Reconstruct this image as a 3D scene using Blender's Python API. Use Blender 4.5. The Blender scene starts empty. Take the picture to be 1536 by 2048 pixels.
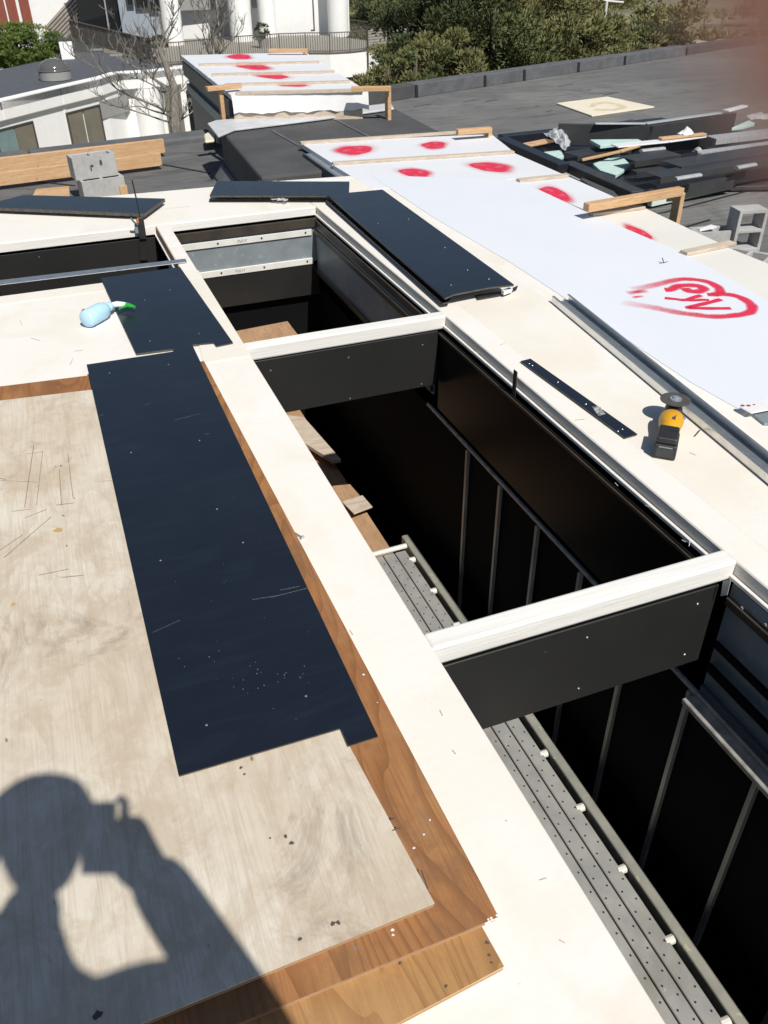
import bpy, math, random
from mathutils import Vector as V, Matrix
random.seed(7)
SC = bpy.context.scene
COL = SC.collection

# ------------------------------------------------------------------ camera
FPX, PITCH, ROLL, YAW, HCAM = 1688.63, math.radians(35.02), math.radians(.697), math.radians(-20.905), 1.60
F0 = V((0, math.cos(PITCH), -math.sin(PITCH))); R0 = V((1, 0, 0)); D0 = V((0, -math.sin(PITCH), -math.cos(PITCH)))
Mz = Matrix.Rotation(YAW, 3, 'Z')
CR = Mz @ (math.cos(ROLL)*R0 + math.sin(ROLL)*D0)
CD = Mz @ (-math.sin(ROLL)*R0 + math.cos(ROLL)*D0)
CF = Mz @ F0
cam_d = bpy.data.cameras.new('camera'); cam = bpy.data.objects.new('camera', cam_d); COL.objects.link(cam)
m = Matrix((CR, -CD, -CF)).transposed().to_4x4(); m.translation = (0, 0, HCAM); cam.matrix_world = m
cam_d.sensor_fit = 'VERTICAL'; cam_d.sensor_height = 36; cam_d.sensor_width = 27
cam_d.lens = FPX/2048*36; cam_d.clip_start = .001; cam_d.clip_end = 900
cam_d.dof.use_dof = True; cam_d.dof.focus_distance = 3.2; cam_d.dof.aperture_fstop = 13.5   # a phone lens, 2.2 mm wide
SC.camera = cam

# ------------------------------------------------------------------ light
SUN = V((-.074, .630, -.773)).normalized()
w = bpy.data.worlds.new('World'); SC.world = w; w.use_nodes = True
nt = w.node_tree; nt.nodes.clear()
sky = nt.nodes.new('ShaderNodeTexSky'); sky.sky_type = 'NISHITA'; sky.sun_disc = False
sky.sun_elevation = math.radians(50.6); sky.sun_rotation = math.radians(173.3); sky.air_density = 1.0; sky.dust_density = .6; sky.ozone_density = 1.2
bg = nt.nodes.new('ShaderNodeBackground'); bg.inputs[1].default_value = .062
wo = nt.nodes.new('ShaderNodeOutputWorld'); nt.links.new(sky.outputs[0], bg.inputs[0]); nt.links.new(bg.outputs[0], wo.inputs[0])
sl = bpy.data.lights.new('sun', 'SUN'); sl.energy = 4.6; sl.angle = math.radians(.55); sl.color = (1, .955, .88)
so = bpy.data.objects.new('sun', sl); COL.objects.link(so); so.rotation_euler = SUN.to_track_quat('-Z', 'Y').to_euler(); so.location = (3, -6, 9)
SC.view_settings.view_transform = 'Standard'; SC.view_settings.look = 'None'; SC.view_settings.exposure = 0.07; SC.view_settings.gamma = 1
SC.view_settings.use_curve_mapping = False

# ------------------------------------------------------------------ measuring helpers: where a sight line meets a level, a wall or a distance
def ray(px, py): return CR*((px-768)/FPX) + CD*((py-1024)/FPX) + CF
ZOFF, KS = 0.0, 1.0
def P(px, py, z=0.0):
    v = ray(px, py); z += ZOFF; return V((0, 0, HCAM)) + v*((z-HCAM)/v.z)
def PD(px, py, dist):
    v = ray(px, py); return V((0, 0, HCAM)) + v*(dist/math.hypot(v.x, v.y))
def PX(px, py, x):
    v = ray(px, py); return V((0, 0, HCAM)) + v*(x/v.x)
def PY(px, py, y):
    v = ray(px, py); return V((0, 0, HCAM)) + v*(y/v.y)

# ------------------------------------------------------------------ geometry
class G:
    def __init__(s): s.v = []; s.f = []; s.sm = False; s.col = None
    def add(s, vs, fs):
        n = len(s.v); s.v += [V(p) for p in vs]; s.f += [tuple(i+n for i in f) for f in fs]; return s
    def quad(s, a, b, c, d): return s.add([a, b, c, d], [(0, 1, 2, 3)])
    def prism(s, top, th, up=None):
        up = V(up) if up is not None else V((0, 0, 1))
        top = [V(p) for p in top]; n = len(top)
        a = sum((top[i].x*top[(i+1) % n].y - top[(i+1) % n].x*top[i].y for i in range(n)))
        if abs(up.z) > .5 and a < 0: top = top[::-1]
        bot = [p-up*th for p in top]
        return s.add(top+bot, [tuple(range(n)), tuple(range(2*n-1, n-1, -1))] + [(i, n+i, n+(i+1) % n, (i+1) % n) for i in range(n)])
    def frame(s, o, ax, ay, az):
        o, ax, ay, az = V(o), V(ax), V(ay), V(az)
        vs = [o+ax*i+ay*j+az*k for k in (0, 1) for j in (0, 1) for i in (0, 1)]
        fs = [(0, 2, 3, 1), (4, 5, 7, 6), (0, 1, 5, 4), (2, 6, 7, 3), (0, 4, 6, 2), (1, 3, 7, 5)]
        if ax.cross(ay).dot(az) < 0: fs = [f[::-1] for f in fs]
        return s.add(vs, fs)
    def box(s, x0, x1, y0, y1, z0, z1): return s.frame((x0, y0, z0), (x1-x0, 0, 0), (0, y1-y0, 0), (0, 0, z1-z0))
    def cbox(s, c, size, rz=0, tilt=None):
        M = Matrix.Rotation(rz, 3, 'Z')
        if tilt is not None: M = M @ tilt
        ax, ay, az = M @ V((size[0], 0, 0)), M @ V((0, size[1], 0)), M @ V((0, 0, size[2]))
        return s.frame(V(c)-ax/2-ay/2-az/2, ax, ay, az)
    def bar(s, a, b, wd, ht, up=(0, 0, 1)):
        a, b = V(a), V(b); d = b-a; side = d.cross(V(up)); side.normalize(); u = side.cross(d).normalized()
        return s.frame(a-side*wd/2-u*ht/2, side*wd, d, u*ht)
    def tube(s, pts, rad, n=8, cap=True):
        pts = [V(p) for p in pts]
        if not hasattr(rad, '__len__'): rad = [rad]*len(pts)
        vs = []; prev = None
        for i, p in enumerate(pts):
            t = (pts[min(i+1, len(pts)-1)]-pts[max(i-1, 0)]).normalized()
            if prev is None:
                a = t.orthogonal().normalized()
            else:
                a = prev - t*prev.dot(t); a.normalize()
            prev = a; b = t.cross(a)
            vs += [p+(a*math.cos(k*2*math.pi/n)+b*math.sin(k*2*math.pi/n))*rad[i] for k in range(n)]
        fs = [(i*n+k, i*n+(k+1) % n, (i+1)*n+(k+1) % n, (i+1)*n+k) for i in range(len(pts)-1) for k in range(n)]
        s.add(vs, fs)
        if cap: s.add(vs[:n], [tuple(range(n-1, -1, -1))]); s.add(vs[-n:], [tuple(range(n))])
        return s
    def lathe(s, o, axis, prof, n=20, squash=None):
        o, axis = V(o), V(axis).normalized(); a = axis.orthogonal().normalized() if squash is None else V(squash[0]).normalized(); b = axis.cross(a)
        sa, sb = (1, 1) if squash is None else squash[1]
        vs = [o+axis*h+(a*math.cos(k*2*math.pi/n)*sa+b*math.sin(k*2*math.pi/n)*sb)*r for h, r in prof for k in range(n)]
        m_ = len(prof); fs = [(i*n+k, i*n+(k+1) % n, (i+1)*n+(k+1) % n, (i+1)*n+k) for i in range(m_-1) for k in range(n)]
        s.add(vs, fs); s.add(vs[:n], [tuple(range(n-1, -1, -1))]); s.add(vs[-n:], [tuple(range(n))]); return s

def mesh_obj(name, g, mat, parent=None, loc=None, bevel=0, smooth=False, label=None, kind=None, seg=1):
    me = bpy.data.meshes.new(name)
    if loc is None:
        xs = [p.x for p in g.v]; ys = [p.y for p in g.v]; zs = [p.z for p in g.v]
        loc = V(((min(xs)+max(xs))/2, (min(ys)+max(ys))/2, min(zs)))
    if parent is not None:
        base = parent['_o'] if '_o' in parent else parent.location
        rp = V(base)
    o = bpy.data.objects.new(name, me); COL.objects.link(o)
    if parent is not None:
        o.parent = parent; off = V(rp); o['_o'] = list(off)
    else:
        off = V(loc); o.location = off; o['_o'] = list(off)
    me.from_pydata([p-off for p in g.v], [], g.f); me.update()
    if g.col is not None:
        at = me.color_attributes.new('paint_amount', 'FLOAT_COLOR', 'POINT')
        for i, c in enumerate(g.col): at.data[i].color = (c, c, c, 1)
    mats = mat if isinstance(mat, (list, tuple)) else [mat]
    for mm in mats: me.materials.append(mm)
    if smooth or g.sm:
        for p_ in me.polygons: p_.use_smooth = True
    if bevel:
        b = o.modifiers.new('bevel', 'BEVEL'); b.width = bevel; b.segments = seg; b.limit_method = 'ANGLE'; b.angle_limit = .6
    if label: o['label'] = label
    if kind: o['kind'] = kind
    return o
def tag(o, label, cat, group=None):
    o['label'] = label; o['category'] = cat
    if group: o['group'] = group
    return o
def thing(name, label, cat, loc, group=None):
    o = bpy.data.objects.new(name, None); COL.objects.link(o); o.location = V(loc); o['_o'] = list(V(loc)); o.empty_display_size = .1
    return tag(o, label, cat, group)
def struct(name, g, mat, **k): return mesh_obj(name, g, mat, kind='structure', **k)

# ------------------------------------------------------------------ materials
def mat(name, c1, c2=None, rough=.6, scale=6, detail=6, metal=0, spec=.5, bump=0, bscale=None, stretch=None, spots=None, spot_scale=30, spot_cut=.68,
        grain=None, gscale=40, gdir=(1, 1, 1), rvar=0, contrast=(.35, .65), trans=0, sss=0, alpha=1, big=None, big_scale=.8, bdist=.02, third=None):
    mt = bpy.data.materials.new(name); mt.use_nodes = True; n = mt.node_tree.nodes; L = mt.node_tree.links
    bs = n['Principled BSDF']; tc = n.new('ShaderNodeTexCoord')
    def mapping(sc):
        mp = n.new('ShaderNodeMapping'); mp.inputs['Scale'].default_value = sc; L.new(tc.outputs['Object'], mp.inputs[0]); return mp.outputs[0]
    def noise(sc, det, vec, dist=0, ro=.55):
        t = n.new('ShaderNodeTexNoise'); t.inputs['Scale'].default_value = sc; t.inputs['Detail'].default_value = det; t.inputs['Roughness'].default_value = ro
        t.inputs['Distortion'].default_value = dist; L.new(vec, t.inputs['Vector']); return t.outputs['Fac']
    def ramp(fac, a, b):
        r = n.new('ShaderNodeMapRange'); r.inputs['From Min'].default_value = a; r.inputs['From Max'].default_value = b; L.new(fac, r.inputs['Value']); return r.outputs[0]
    def mix(fac, a, b):
        x = n.new('ShaderNodeMix'); x.data_type = 'RGBA'; L.new(fac, x.inputs[0])
        for i, c in ((6, a), (7, b)):
            if isinstance(c, tuple): x.inputs[i].default_value = (*c, 1)
            else: L.new(c, x.inputs[i])
        return x.outputs[2]
    vec = mapping(stretch or (1, 1, 1))
    col = c1
    f1 = noise(scale, detail, vec)
    if c2 is not None: col = mix(ramp(f1, *contrast), c1, c2)
    if big is not None: col = mix(ramp(noise(big_scale, 4, mapping((1, 1, 1)), .4), .42, .66), col, big)
    if third is not None: col = mix(ramp(noise(big_scale*2.7, 5, mapping((1.3, .9, 1)), 1.2), .52, .70), col, third)
    if grain is not None:
        gv = mapping(gdir); gf = noise(gscale, 5, gv, 1.2, .6); col = mix(ramp(gf, .50, .72), col, grain)
    if spots is not None:
        sf = noise(spot_scale, 3, mapping((1, 1, 1)), .3); col = mix(ramp(sf, spot_cut, spot_cut+.05), col, spots)
    if isinstance(col, tuple): bs.inputs['Base Color'].default_value = (*col, 1)
    else: L.new(col, bs.inputs['Base Color'])
    bs.inputs['Roughness'].default_value = rough; bs.inputs['Metallic'].default_value = metal; bs.inputs['Specular IOR Level'].default_value = spec
    if rvar:
        r = n.new('ShaderNodeMapRange'); r.inputs['To Min'].default_value = max(.02, rough-rvar); r.inputs['To Max'].default_value = rough+rvar
        L.new(noise(scale*1.7, 5, vec), r.inputs['Value']); L.new(r.outputs[0], bs.inputs['Roughness'])
    if bump:
        bp = n.new('ShaderNodeBump'); bp.inputs['Strength'].default_value = bump; bp.inputs['Distance'].default_value = bdist
        L.new(noise(bscale or scale*4, 6, vec), bp.inputs['Height']); L.new(bp.outputs[0], bs.inputs['Normal'])
    if trans: bs.inputs['Transmission Weight'].default_value = trans
    if sss:
        bs.inputs['Subsurface Weight'].default_value = sss; bs.inputs['Subsurface Radius'].default_value = (1, .3, .15); bs.inputs['Subsurface Scale'].default_value = .004
    if alpha < 1: bs.inputs['Alpha'].default_value = alpha
    return mt

M = {}
M['deck'] = mat('white_deck_paint', (.82, .795, .75), (.785, .745, .68), rough=.62, scale=1.7, bump=.25, bscale=30, bdist=.004, big=(.80, .77, .71), third=(.765, .715, .63), spots=(.60, .53, .43), spot_scale=46, spot_cut=.75)
M['deck_yellow'] = mat('cream_deck_coating', (.79, .755, .68), (.755, .705, .61), rough=.65, scale=2.5, bump=.3, bscale=50, bdist=.003, third=(.79, .775, .735), spots=(.55, .50, .42), spot_scale=60, spot_cut=.76)
M['trim'] = mat('white_trim_paint', (.84, .82, .77), (.78, .74, .67), rough=.6, scale=3, stretch=(1, 8, 3), bump=.35, bscale=24, bdist=.004)
M['trim_x'] = mat('white_trim_paint_crosswise', (.83, .82, .78), (.74, .72, .68), rough=.6, scale=3, stretch=(.5, 14, 14), bump=.35, bscale=14, bdist=.004)
M['rough_edge'] = mat('raw_painted_wood_edge', (.74, .70, .64), (.50, .36, .24), rough=.8, scale=3, stretch=(6, .8, 6), bump=.4, bscale=40, bdist=.004, contrast=(.5, .75))
M['black_panel'] = mat('black_composite_sky_tint', (.0085, .0115, .0185), (.0105, .0138, .0215), rough=.27, scale=2.5, spec=.85, rvar=.05, grain=(.012, .017, .027), gscale=3, gdir=(1, 4, 1))  # blue in the base stands in for sky reflected on black boards
M['black_clad'] = mat('charcoal_cladding', (.0165, .0168, .0165), (.021, .021, .020), rough=.48, scale=3, rvar=.06, spec=.35, spots=(.06, .06, .06), spot_scale=22, spot_cut=.74)
M['black_gloss'] = mat('black_gloss_panel', (.008, .0075, .007), (.011, .010, .009), rough=.30, scale=1.5, rvar=.06, spec=.07)
M['panel_core'] = mat('panel_core_edge', (.055, .047, .04), (.10, .085, .07), rough=.6, scale=30)
def plymat(name, base, light, stain, line, fibre, rough=.75, rings=16, rs=(1.5, .22, 1), lw=.5, smudge=None, stain_cut=(.50, .72), seed=0.0, knots=True):
    mt = bpy.data.materials.new(name); mt.use_nodes = True; n = mt.node_tree.nodes; L = mt.node_tree.links; bs = n['Principled BSDF']; bs.inputs['Roughness'].default_value = rough; bs.inputs['Specular IOR Level'].default_value = .25
    tc = n.new('ShaderNodeTexCoord')
    def mp(sc, loc=0): m_ = n.new('ShaderNodeMapping'); m_.inputs['Scale'].default_value = sc; m_.inputs['Location'].default_value = (seed+loc, seed*.7, 0); L.new(tc.outputs['Object'], m_.inputs[0]); return m_.outputs[0]
    def noise(vec, sc, det=5, ro=.55, dist=0): t = n.new('ShaderNodeTexNoise'); t.inputs['Scale'].default_value = sc; t.inputs['Detail'].default_value = det; t.inputs['Roughness'].default_value = ro; t.inputs['Distortion'].default_value = dist; L.new(vec, t.inputs['Vector']); return t.outputs['Fac']
    def mth(op, a_, b_=None):
        t = n.new('ShaderNodeMath'); t.operation = op
        for i_, q_ in enumerate((a_, b_)):
            if q_ is None: continue
            if isinstance(q_, (int, float)): t.inputs[i_].default_value = q_
            else: L.new(q_, t.inputs[i_])
        return t.outputs[0]
    def rng(f, a_, b_, c_=0, d_=1): t = n.new('ShaderNodeMapRange'); [setattr(t.inputs[k_], 'default_value', v_) for k_, v_ in (('From Min', a_), ('From Max', b_), ('To Min', c_), ('To Max', d_))]; L.new(f, t.inputs['Value']); return t.outputs[0]
    def mix(f, a_, b_):
        x = n.new('ShaderNodeMix'); x.data_type = 'RGBA'; L.new(f, x.inputs[0])
        for i_, c_ in ((6, a_), (7, b_)):
            if isinstance(c_, tuple): x.inputs[i_].default_value = (*c_, 1)
            else: L.new(c_, x.inputs[i_])
        return x.outputs[2]
    col = mix(rng(noise(mp((1, 1, 1)), 2.1, 6, .6, .6), .38, .64), base, light)
    # growth-ring figure: contour lines of one slow noise, drawn long along the sheet
    ring = mth('FRACT', mth('MULTIPLY', noise(mp(rs), 1.6, 2, .45, .25), rings)); edge_ = rng(ring, .55, .98); edge2 = mth('MULTIPLY', edge_, rng(ring, 1.0, .985))
    col = mix(mth('MULTIPLY', edge2, lw), col, line)
    col = mix(mth('MULTIPLY', rng(noise(mp((60, 1.6, 1)), 3, 4, .6), .48, .70), .55), col, fibre)
    col = mix(mth('MULTIPLY', rng(noise(mp((1.2, .8, 1), 7), 5.5, 9, .72, .5), *stain_cut), .62), col, stain); col = mix(mth('MULTIPLY', rng(noise(mp((1.6, .9, 1), 11), 19, 6, .65, .3), .50, .68), .38), col, stain); col = mix(mth('MULTIPLY', rng(noise(mp((.9, 1.1, 1), 17), 3.1, 5, .6, .8), .55, .70), .5), col, light)
    if smudge is not None: col = mix(mth('MULTIPLY', rng(noise(mp((1, .8, 1), 3), 2.9, 9, .74, .8), .57, .68), .60), col, smudge); col = mix(rng(noise(mp((1, .6, 1), 5), 34, 2, .5), .745, .775), col, smudge)
    if knots:
        vo = n.new('ShaderNodeTexVoronoi'); vo.inputs['Scale'].default_value = 2.2; L.new(mp((1.2, .75, 1), 2), vo.inputs['Vector']); kd = vo.outputs['Distance']
        col = mix(mth('MULTIPLY', mth('MULTIPLY', rng(mth('FRACT', mth('MULTIPLY', kd, 42)), .5, .95), rng(kd, .13, .03)), .8), col, line); col = mix(rng(kd, .045, .02), col, line)
    L.new(col, bs.inputs['Base Color'])
    bp = n.new('ShaderNodeBump'); bp.inputs['Strength'].default_value = .35; bp.inputs['Distance'].default_value = .002; L.new(noise(mp((50, 1.5, 1)), 3, 4), bp.inputs['Height']); L.new(bp.outputs[0], bs.inputs['Normal']); return mt
M['ply_grey'] = plymat('weathered_plywood', (.58, .505, .395), (.66, .61, .52), (.465, .375, .275), (.41, .325, .24), (.45, .375, .285), rough=.85, rings=15, rs=(2.2, .30, 1), lw=.26, smudge=(.235, .185, .14), knots=False, stain_cut=(.46, .60))
M['ply_orange'] = plymat('reddish_plywood', (.325, .145, .056), (.385, .195, .08), (.20, .105, .055), (.135, .05, .018), (.19, .078, .03), rings=38, rs=(1.9, .26, 1), lw=.5, smudge=(.22, .185, .16), stain_cut=(.48, .64), seed=1.3)
M['ply_golden'] = plymat('golden_plywood', (.41, .225, .088), (.46, .27, .12), (.28, .145, .06), (.20, .09, .032), (.25, .125, .05), rings=34, rs=(2.0, .26, 1), lw=.5, stain_cut=(.48, .66), seed=4.1)
M['ply_edge'] = mat('plywood_edge', (.76, .62, .44), (.64, .50, .33), rough=.8, scale=4, stretch=(.6, .6, 260), bump=.2)
M['ply_dark'] = mat('brown_plywood_edge', (.42, .27, .16), (.33, .20, .11), rough=.8, scale=6, stretch=(2, 2, 20))
M['ply_new'] = mat('tan_plywood', (.46, .29, .17), (.38, .23, .13), rough=.75, scale=3, stretch=(4, 1, 1), grain=(.30, .17, .09), gscale=9, gdir=(6, 1, 1))
M['lumber'] = mat('construction_lumber', (.60, .40, .23), (.53, .325, .165), rough=.75, scale=3, stretch=(1, 1, 8), bump=.2, grain=(.42, .245, .12), gscale=7, gdir=(2, 2, 14), spots=(.15, .08, .04), spot_scale=9, spot_cut=.74)
M['lumber_pale'] = mat('pale_weathered_batten', (.60, .51, .41), (.48, .40, .32), rough=.8, scale=8, stretch=(1, 6, 6), grain=(.38, .31, .24), gscale=10, gdir=(1, 8, 8))
M['film'] = mat('blue_white_film_sheet', (.715, .745, .80), (.735, .76, .805), rough=.5, scale=1.6, bump=.08, bscale=5, bdist=.01, spots=(.60, .60, .62), spot_scale=24, spot_cut=.80)
M['sheet'] = mat('white_insulated_sheet', (.73, .75, .785), (.71, .725, .75), rough=.55, scale=2, spots=(.6, .58, .55), spot_scale=30, spot_cut=.79)
M['sheet_cream'] = mat('cream_insulated_sheet', (.74, .725, .675), (.70, .685, .63), rough=.6, scale=2, spots=(.55, .53, .48), spot_scale=30, spot_cut=.79)
M['wrap'] = mat('white_wrap', (.80, .80, .80), (.75, .75, .76), rough=.35, scale=3, bump=.4, bscale=4, bdist=.02)
M['clear_wrap'] = mat('crumpled_clear_plastic', (.78, .79, .80), (.60, .62, .64), rough=.2, scale=12, bump=.9, bscale=20, bdist=.02, alpha=.72)
M['galv'] = mat('galvanised_steel', (.45, .48, .50), (.36, .40, .43), rough=.42, scale=14, metal=.75, rvar=.1, spots=(.54, .56, .57), spot_scale=40, spot_cut=.62)
M['galv_bounce'] = mat('galvanised_flange_deck_bounce', (.80, .79, .76), (.70, .70, .68), rough=.30, scale=14, metal=.85, spots=(.66, .65, .60), spot_scale=30, spot_cut=.62)  # same steel as the web, coloured paler for light bounced off the deck
M['galv_dull'] = mat('dull_galvanised_panel', (.30, .345, .37), (.24, .285, .31), rough=.5, scale=9, metal=.3, rvar=.1, spots=(.36, .40, .42), spot_scale=26, spot_cut=.62)
M['white_metal'] = mat('white_painted_metal', (.74, .74, .70), (.66, .66, .62), rough=.5, scale=8)
M['bronze'] = mat('dull_bronze_trim', (.085, .070, .055), (.055, .046, .038), rough=.45, scale=8, metal=.3)
M['stud'] = mat('dull_metal_stud', (.56, .54, .49), (.36, .345, .31), rough=.5, scale=9, metal=.4, stretch=(3, 3, .6))
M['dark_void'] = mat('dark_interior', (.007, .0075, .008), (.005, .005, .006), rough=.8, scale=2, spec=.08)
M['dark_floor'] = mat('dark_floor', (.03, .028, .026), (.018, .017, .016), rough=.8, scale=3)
M['alu'] = mat('scuffed_aluminium', (.47, .465, .44), (.36, .36, .345), rough=.55, scale=7, metal=.35, rvar=.1, spots=(.52, .51, .47), spot_scale=26, spot_cut=.70, third=(.30, .295, .26))
M['alu_rail'] = mat('stained_aluminium_rail', (.40, .395, .34), (.31, .31, .27), rough=.55, scale=9, metal=.3, spots=(.50, .49, .36), spot_scale=24, spot_cut=.62)
M['peg'] = mat('pale_cap', (.66, .65, .6), rough=.5)
M['hole'] = mat('dark_hole', (.02, .02, .02), rough=.9)
M['screw'] = mat('zinc_screw', (.62, .62, .60), rough=.3, metal=.8)
M['membrane'] = mat('grey_roof_membrane', (.145, .146, .147), (.104, .105, .108), rough=.85, scale=1.2, stretch=(.5, 2.2, 1), detail=9, bump=.6, bscale=9, bdist=.02, big=(.135, .136, .134), big_scale=.5, grain=(.055, .056, .058), gscale=3.2, gdir=(.6, 3, 1), spots=(.20, .20, .19), spot_scale=14, spot_cut=.73, contrast=(.3, .7))
M['membrane_right'] = mat('dusty_grey_roof_membrane', (.150, .149, .145), (.112, .112, .111), rough=.9, scale=1.0, stretch=(.4, 2.4, 1), detail=10, bump=.7, bscale=8, bdist=.025, big=(.185, .182, .174), big_scale=.35, grain=(.075, .075, .075), gscale=2.6, gdir=(.5, 3.5, 1), third=(.125, .126, .128), spots=(.25, .245, .23), spot_scale=10, spot_cut=.74, contrast=(.3, .7))
M['membrane_dark'] = mat('dark_roof_membrane', (.078, .079, .080), (.058, .059, .061), rough=.85, scale=3, detail=9, bump=.4, bscale=20, bdist=.01, spots=(.15, .15, .145), spot_scale=13, spot_cut=.70)
M['membrane_light'] = mat('pale_parapet_membrane', (.125, .130, .138), (.088, .092, .099), rough=.8, scale=4, detail=9, bump=.5, bscale=12, bdist=.02)
M['tar'] = mat('tar', (.02, .02, .021), rough=.6)
M['flash_white'] = mat('white_flashing', (.60, .61, .63), (.50, .51, .53), rough=.5, scale=4, bump=.3, bdist=.02)
M['navy_side'] = mat('navy_wall_cladding', (.058, .070, .098), (.045, .054, .078), rough=.45, scale=2)
M['charcoal'] = mat('charcoal_metal', (.045, .046, .047), (.034, .035, .037), rough=.45, scale=5, rvar=.08, spots=(.08, .08, .08), spot_scale=20, spot_cut=.72)
M['navy_metal'] = mat('navy_black_metal', (.016, .019, .027), (.012, .014, .02), rough=.4, scale=5)
M['silver_back'] = mat('silver_metal_back', (.52, .53, .54), (.42, .43, .44), rough=.45, scale=5, metal=.3, stretch=(5, 1, 1))
M['foam'] = mat('mint_foam_board', (.50, .66, .62), (.43, .60, .57), rough=.8, scale=6, bump=.3)
M['foam_white'] = mat('pale_mint_foam', (.62, .72, .64), (.53, .64, .57), rough=.8, scale=6)
M['cmu'] = mat('concrete_block', (.43, .425, .41), (.36, .355, .345), rough=.95, scale=30, bump=.5, bscale=90, bdist=.004, spots=(.15, .15, .145), spot_scale=55, spot_cut=.70, big=(.46, .455, .44), big_scale=5)
M['cream'] = mat('cream_board', (.76, .70, .56), (.72, .66, .52), rough=.7, scale=3)
M['cream_stain'] = mat('brown_water_stain', (.55, .45, .30), (.66, .57, .42), rough=.8, scale=6)
M['yellow'] = mat('yellow_tool_plastic', (.70, .36, .015), (.62, .31, .012), rough=.42, scale=14, spots=(.40, .22, .03), spot_scale=30, spot_cut=.70)
M['tool_black'] = mat('black_tool_plastic', (.02, .02, .021), (.03, .03, .03), rough=.5, scale=20)
M['disc'] = mat('abrasive_disc', (.06, .058, .055), (.085, .08, .075), rough=.75, scale=60, bump=.4)
M['bottle'] = mat('translucent_blue_plastic', (.42, .66, .84), (.50, .72, .87), rough=.3, scale=8, sss=.15)
M['liquid'] = mat('pale_blue_liquid', (.28, .60, .72), rough=.2)
M['white_plastic'] = mat('white_plastic', (.80, .80, .82), rough=.35)
M['green_plastic'] = mat('green_plastic', (.02, .36, .045), rough=.35)
M['red_mark'] = mat('red_mark', (.45, .03, .05), rough=.6)
M['orange'] = mat('orange_plastic', (.65, .22, .03), rough=.5)
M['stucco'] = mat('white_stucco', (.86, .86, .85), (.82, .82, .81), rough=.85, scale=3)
M['stucco_shade'] = mat('wall_shade_blue', (.30, .34, .39), (.27, .31, .36), rough=.8, scale=3)  # blue-grey is the wall's shade put into its colour
M['stucco_grey'] = mat('grey_stucco_recess_shade', (.32, .32, .315), (.28, .28, .275), rough=.85, scale=3)  # grey fittings, and recess shade put into the colour
M['glass_taupe'] = mat('taupe_glass', (.20, .185, .15), (.17, .155, .125), rough=.12, scale=2)  # taupe panes and the brown door
M['glass_teal'] = mat('teal_window_glass', (.16, .24, .25), (.19, .28, .28), rough=.1, scale=2)
M['glass_dark'] = mat('dark_window_glass', (.015, .017, .02), rough=.08)
M['frame_dark'] = mat('dark_window_frame', (.06, .055, .05), rough=.5)
M['low_roof'] = mat('slate_grey_roofing', (.088, .097, .112), (.075, .083, .097), rough=.8, scale=2, spots=(.16, .16, .165), spot_scale=3, spot_cut=.72)
M['paving'] = mat('balcony_paving', (.30, .285, .25), (.25, .235, .20), rough=.9, scale=5)
M['rail_metal'] = mat('bronze_railing', (.13, .115, .10), (.10, .09, .08), rough=.5, scale=4)
M['canopy'] = mat('taupe_metal_roof', (.30, .265, .235), (.26, .23, .205), rough=.5, scale=4)
M['shutter'] = mat('red_brown_shutter', (.27, .075, .045), (.21, .055, .035), rough=.7, scale=3, stretch=(6, 6, 1))
M['dome'] = mat('smoked_acrylic_dome', (.10, .10, .10), rough=.1)
M['bark'] = mat('grey_bark', (.27, .25, .22), (.16, .145, .125), rough=.9, scale=9, stretch=(3, 3, 1), bump=.5)
M['bark_pine'] = mat('pine_bark', (.12, .095, .07), (.07, .055, .04), rough=.9, scale=9)
def leafmat(name, a, b, c):
    mt = mat(name, a, b, rough=.65, scale=.9, detail=3, third=c, big_scale=.35, spec=.3); return mt
M['pine'] = leafmat('pine_needles', (.092, .114, .040), (.172, .182, .070), (.060, .078, .030))
M['pine_olive'] = leafmat('olive_needles', (.142, .146, .056), (.220, .205, .088), (.100, .112, .044))
M['pine_dark'] = leafmat('dark_needles', (.054, .068, .029), (.098, .112, .046), (.040, .052, .023))
M['bush'] = leafmat('bright_shrub_leaves', (.100, .150, .032), (.150, .200, .045), (.07, .115, .026))
M['ground'] = mat('scrub_ground', (.15, .14, .085), (.10, .105, .05), rough=.95, scale=.25, detail=9, big=(.24, .215, .16), big_scale=.06)
M['sand'] = mat('sand', (.42, .36, .28), (.36, .31, .24), rough=.95, scale=.6)
M['fence'] = mat('weathered_fence_wood', (.38, .36, .33), (.29, .275, .25), rough=.85, scale=4, stretch=(1, 1, 6))
M['mast'] = mat('white_mast', (.75, .74, .72), rough=.5)
M['terracotta'] = mat('planter', (.32, .30, .28), rough=.8)
M['skin'] = mat('skin', (.46, .20, .15), (.40, .165, .12), rough=.5, scale=40, sss=.35)  # base reddened to carry light glowing through the fingertip
M['jacket'] = mat('navy_jacket', (.04, .05, .075), (.03, .04, .06), rough=.85, scale=20)
M['trouser'] = mat('grey_trousers', (.11, .105, .10), rough=.9)
M['boot'] = mat('brown_boots', (.10, .06, .035), rough=.6)
M['phone'] = mat('black_phone', (.02, .02, .022), rough=.2)
M['sticker'] = mat('grey_sticker', (.42, .42, .42), (.16, .16, .16), rough=.6, scale=60, stretch=(1, 1, 1), contrast=(.48, .55))
M['pencil'] = mat('pencil_and_glue_marks', (.17, .14, .105), (.30, .24, .18), rough=.9, scale=30)
M['chip_paint'] = mat('white_paint_splash', (.80, .77, .72), rough=.7)
M['amber'] = mat('amber_glue', (.50, .33, .12), rough=.6)
M['red_stain'] = mat('rust', (.20, .07, .035), rough=.8)
M['ink'] = mat('faded_black_ink', (.075, .07, .065), rough=.8)

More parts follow.
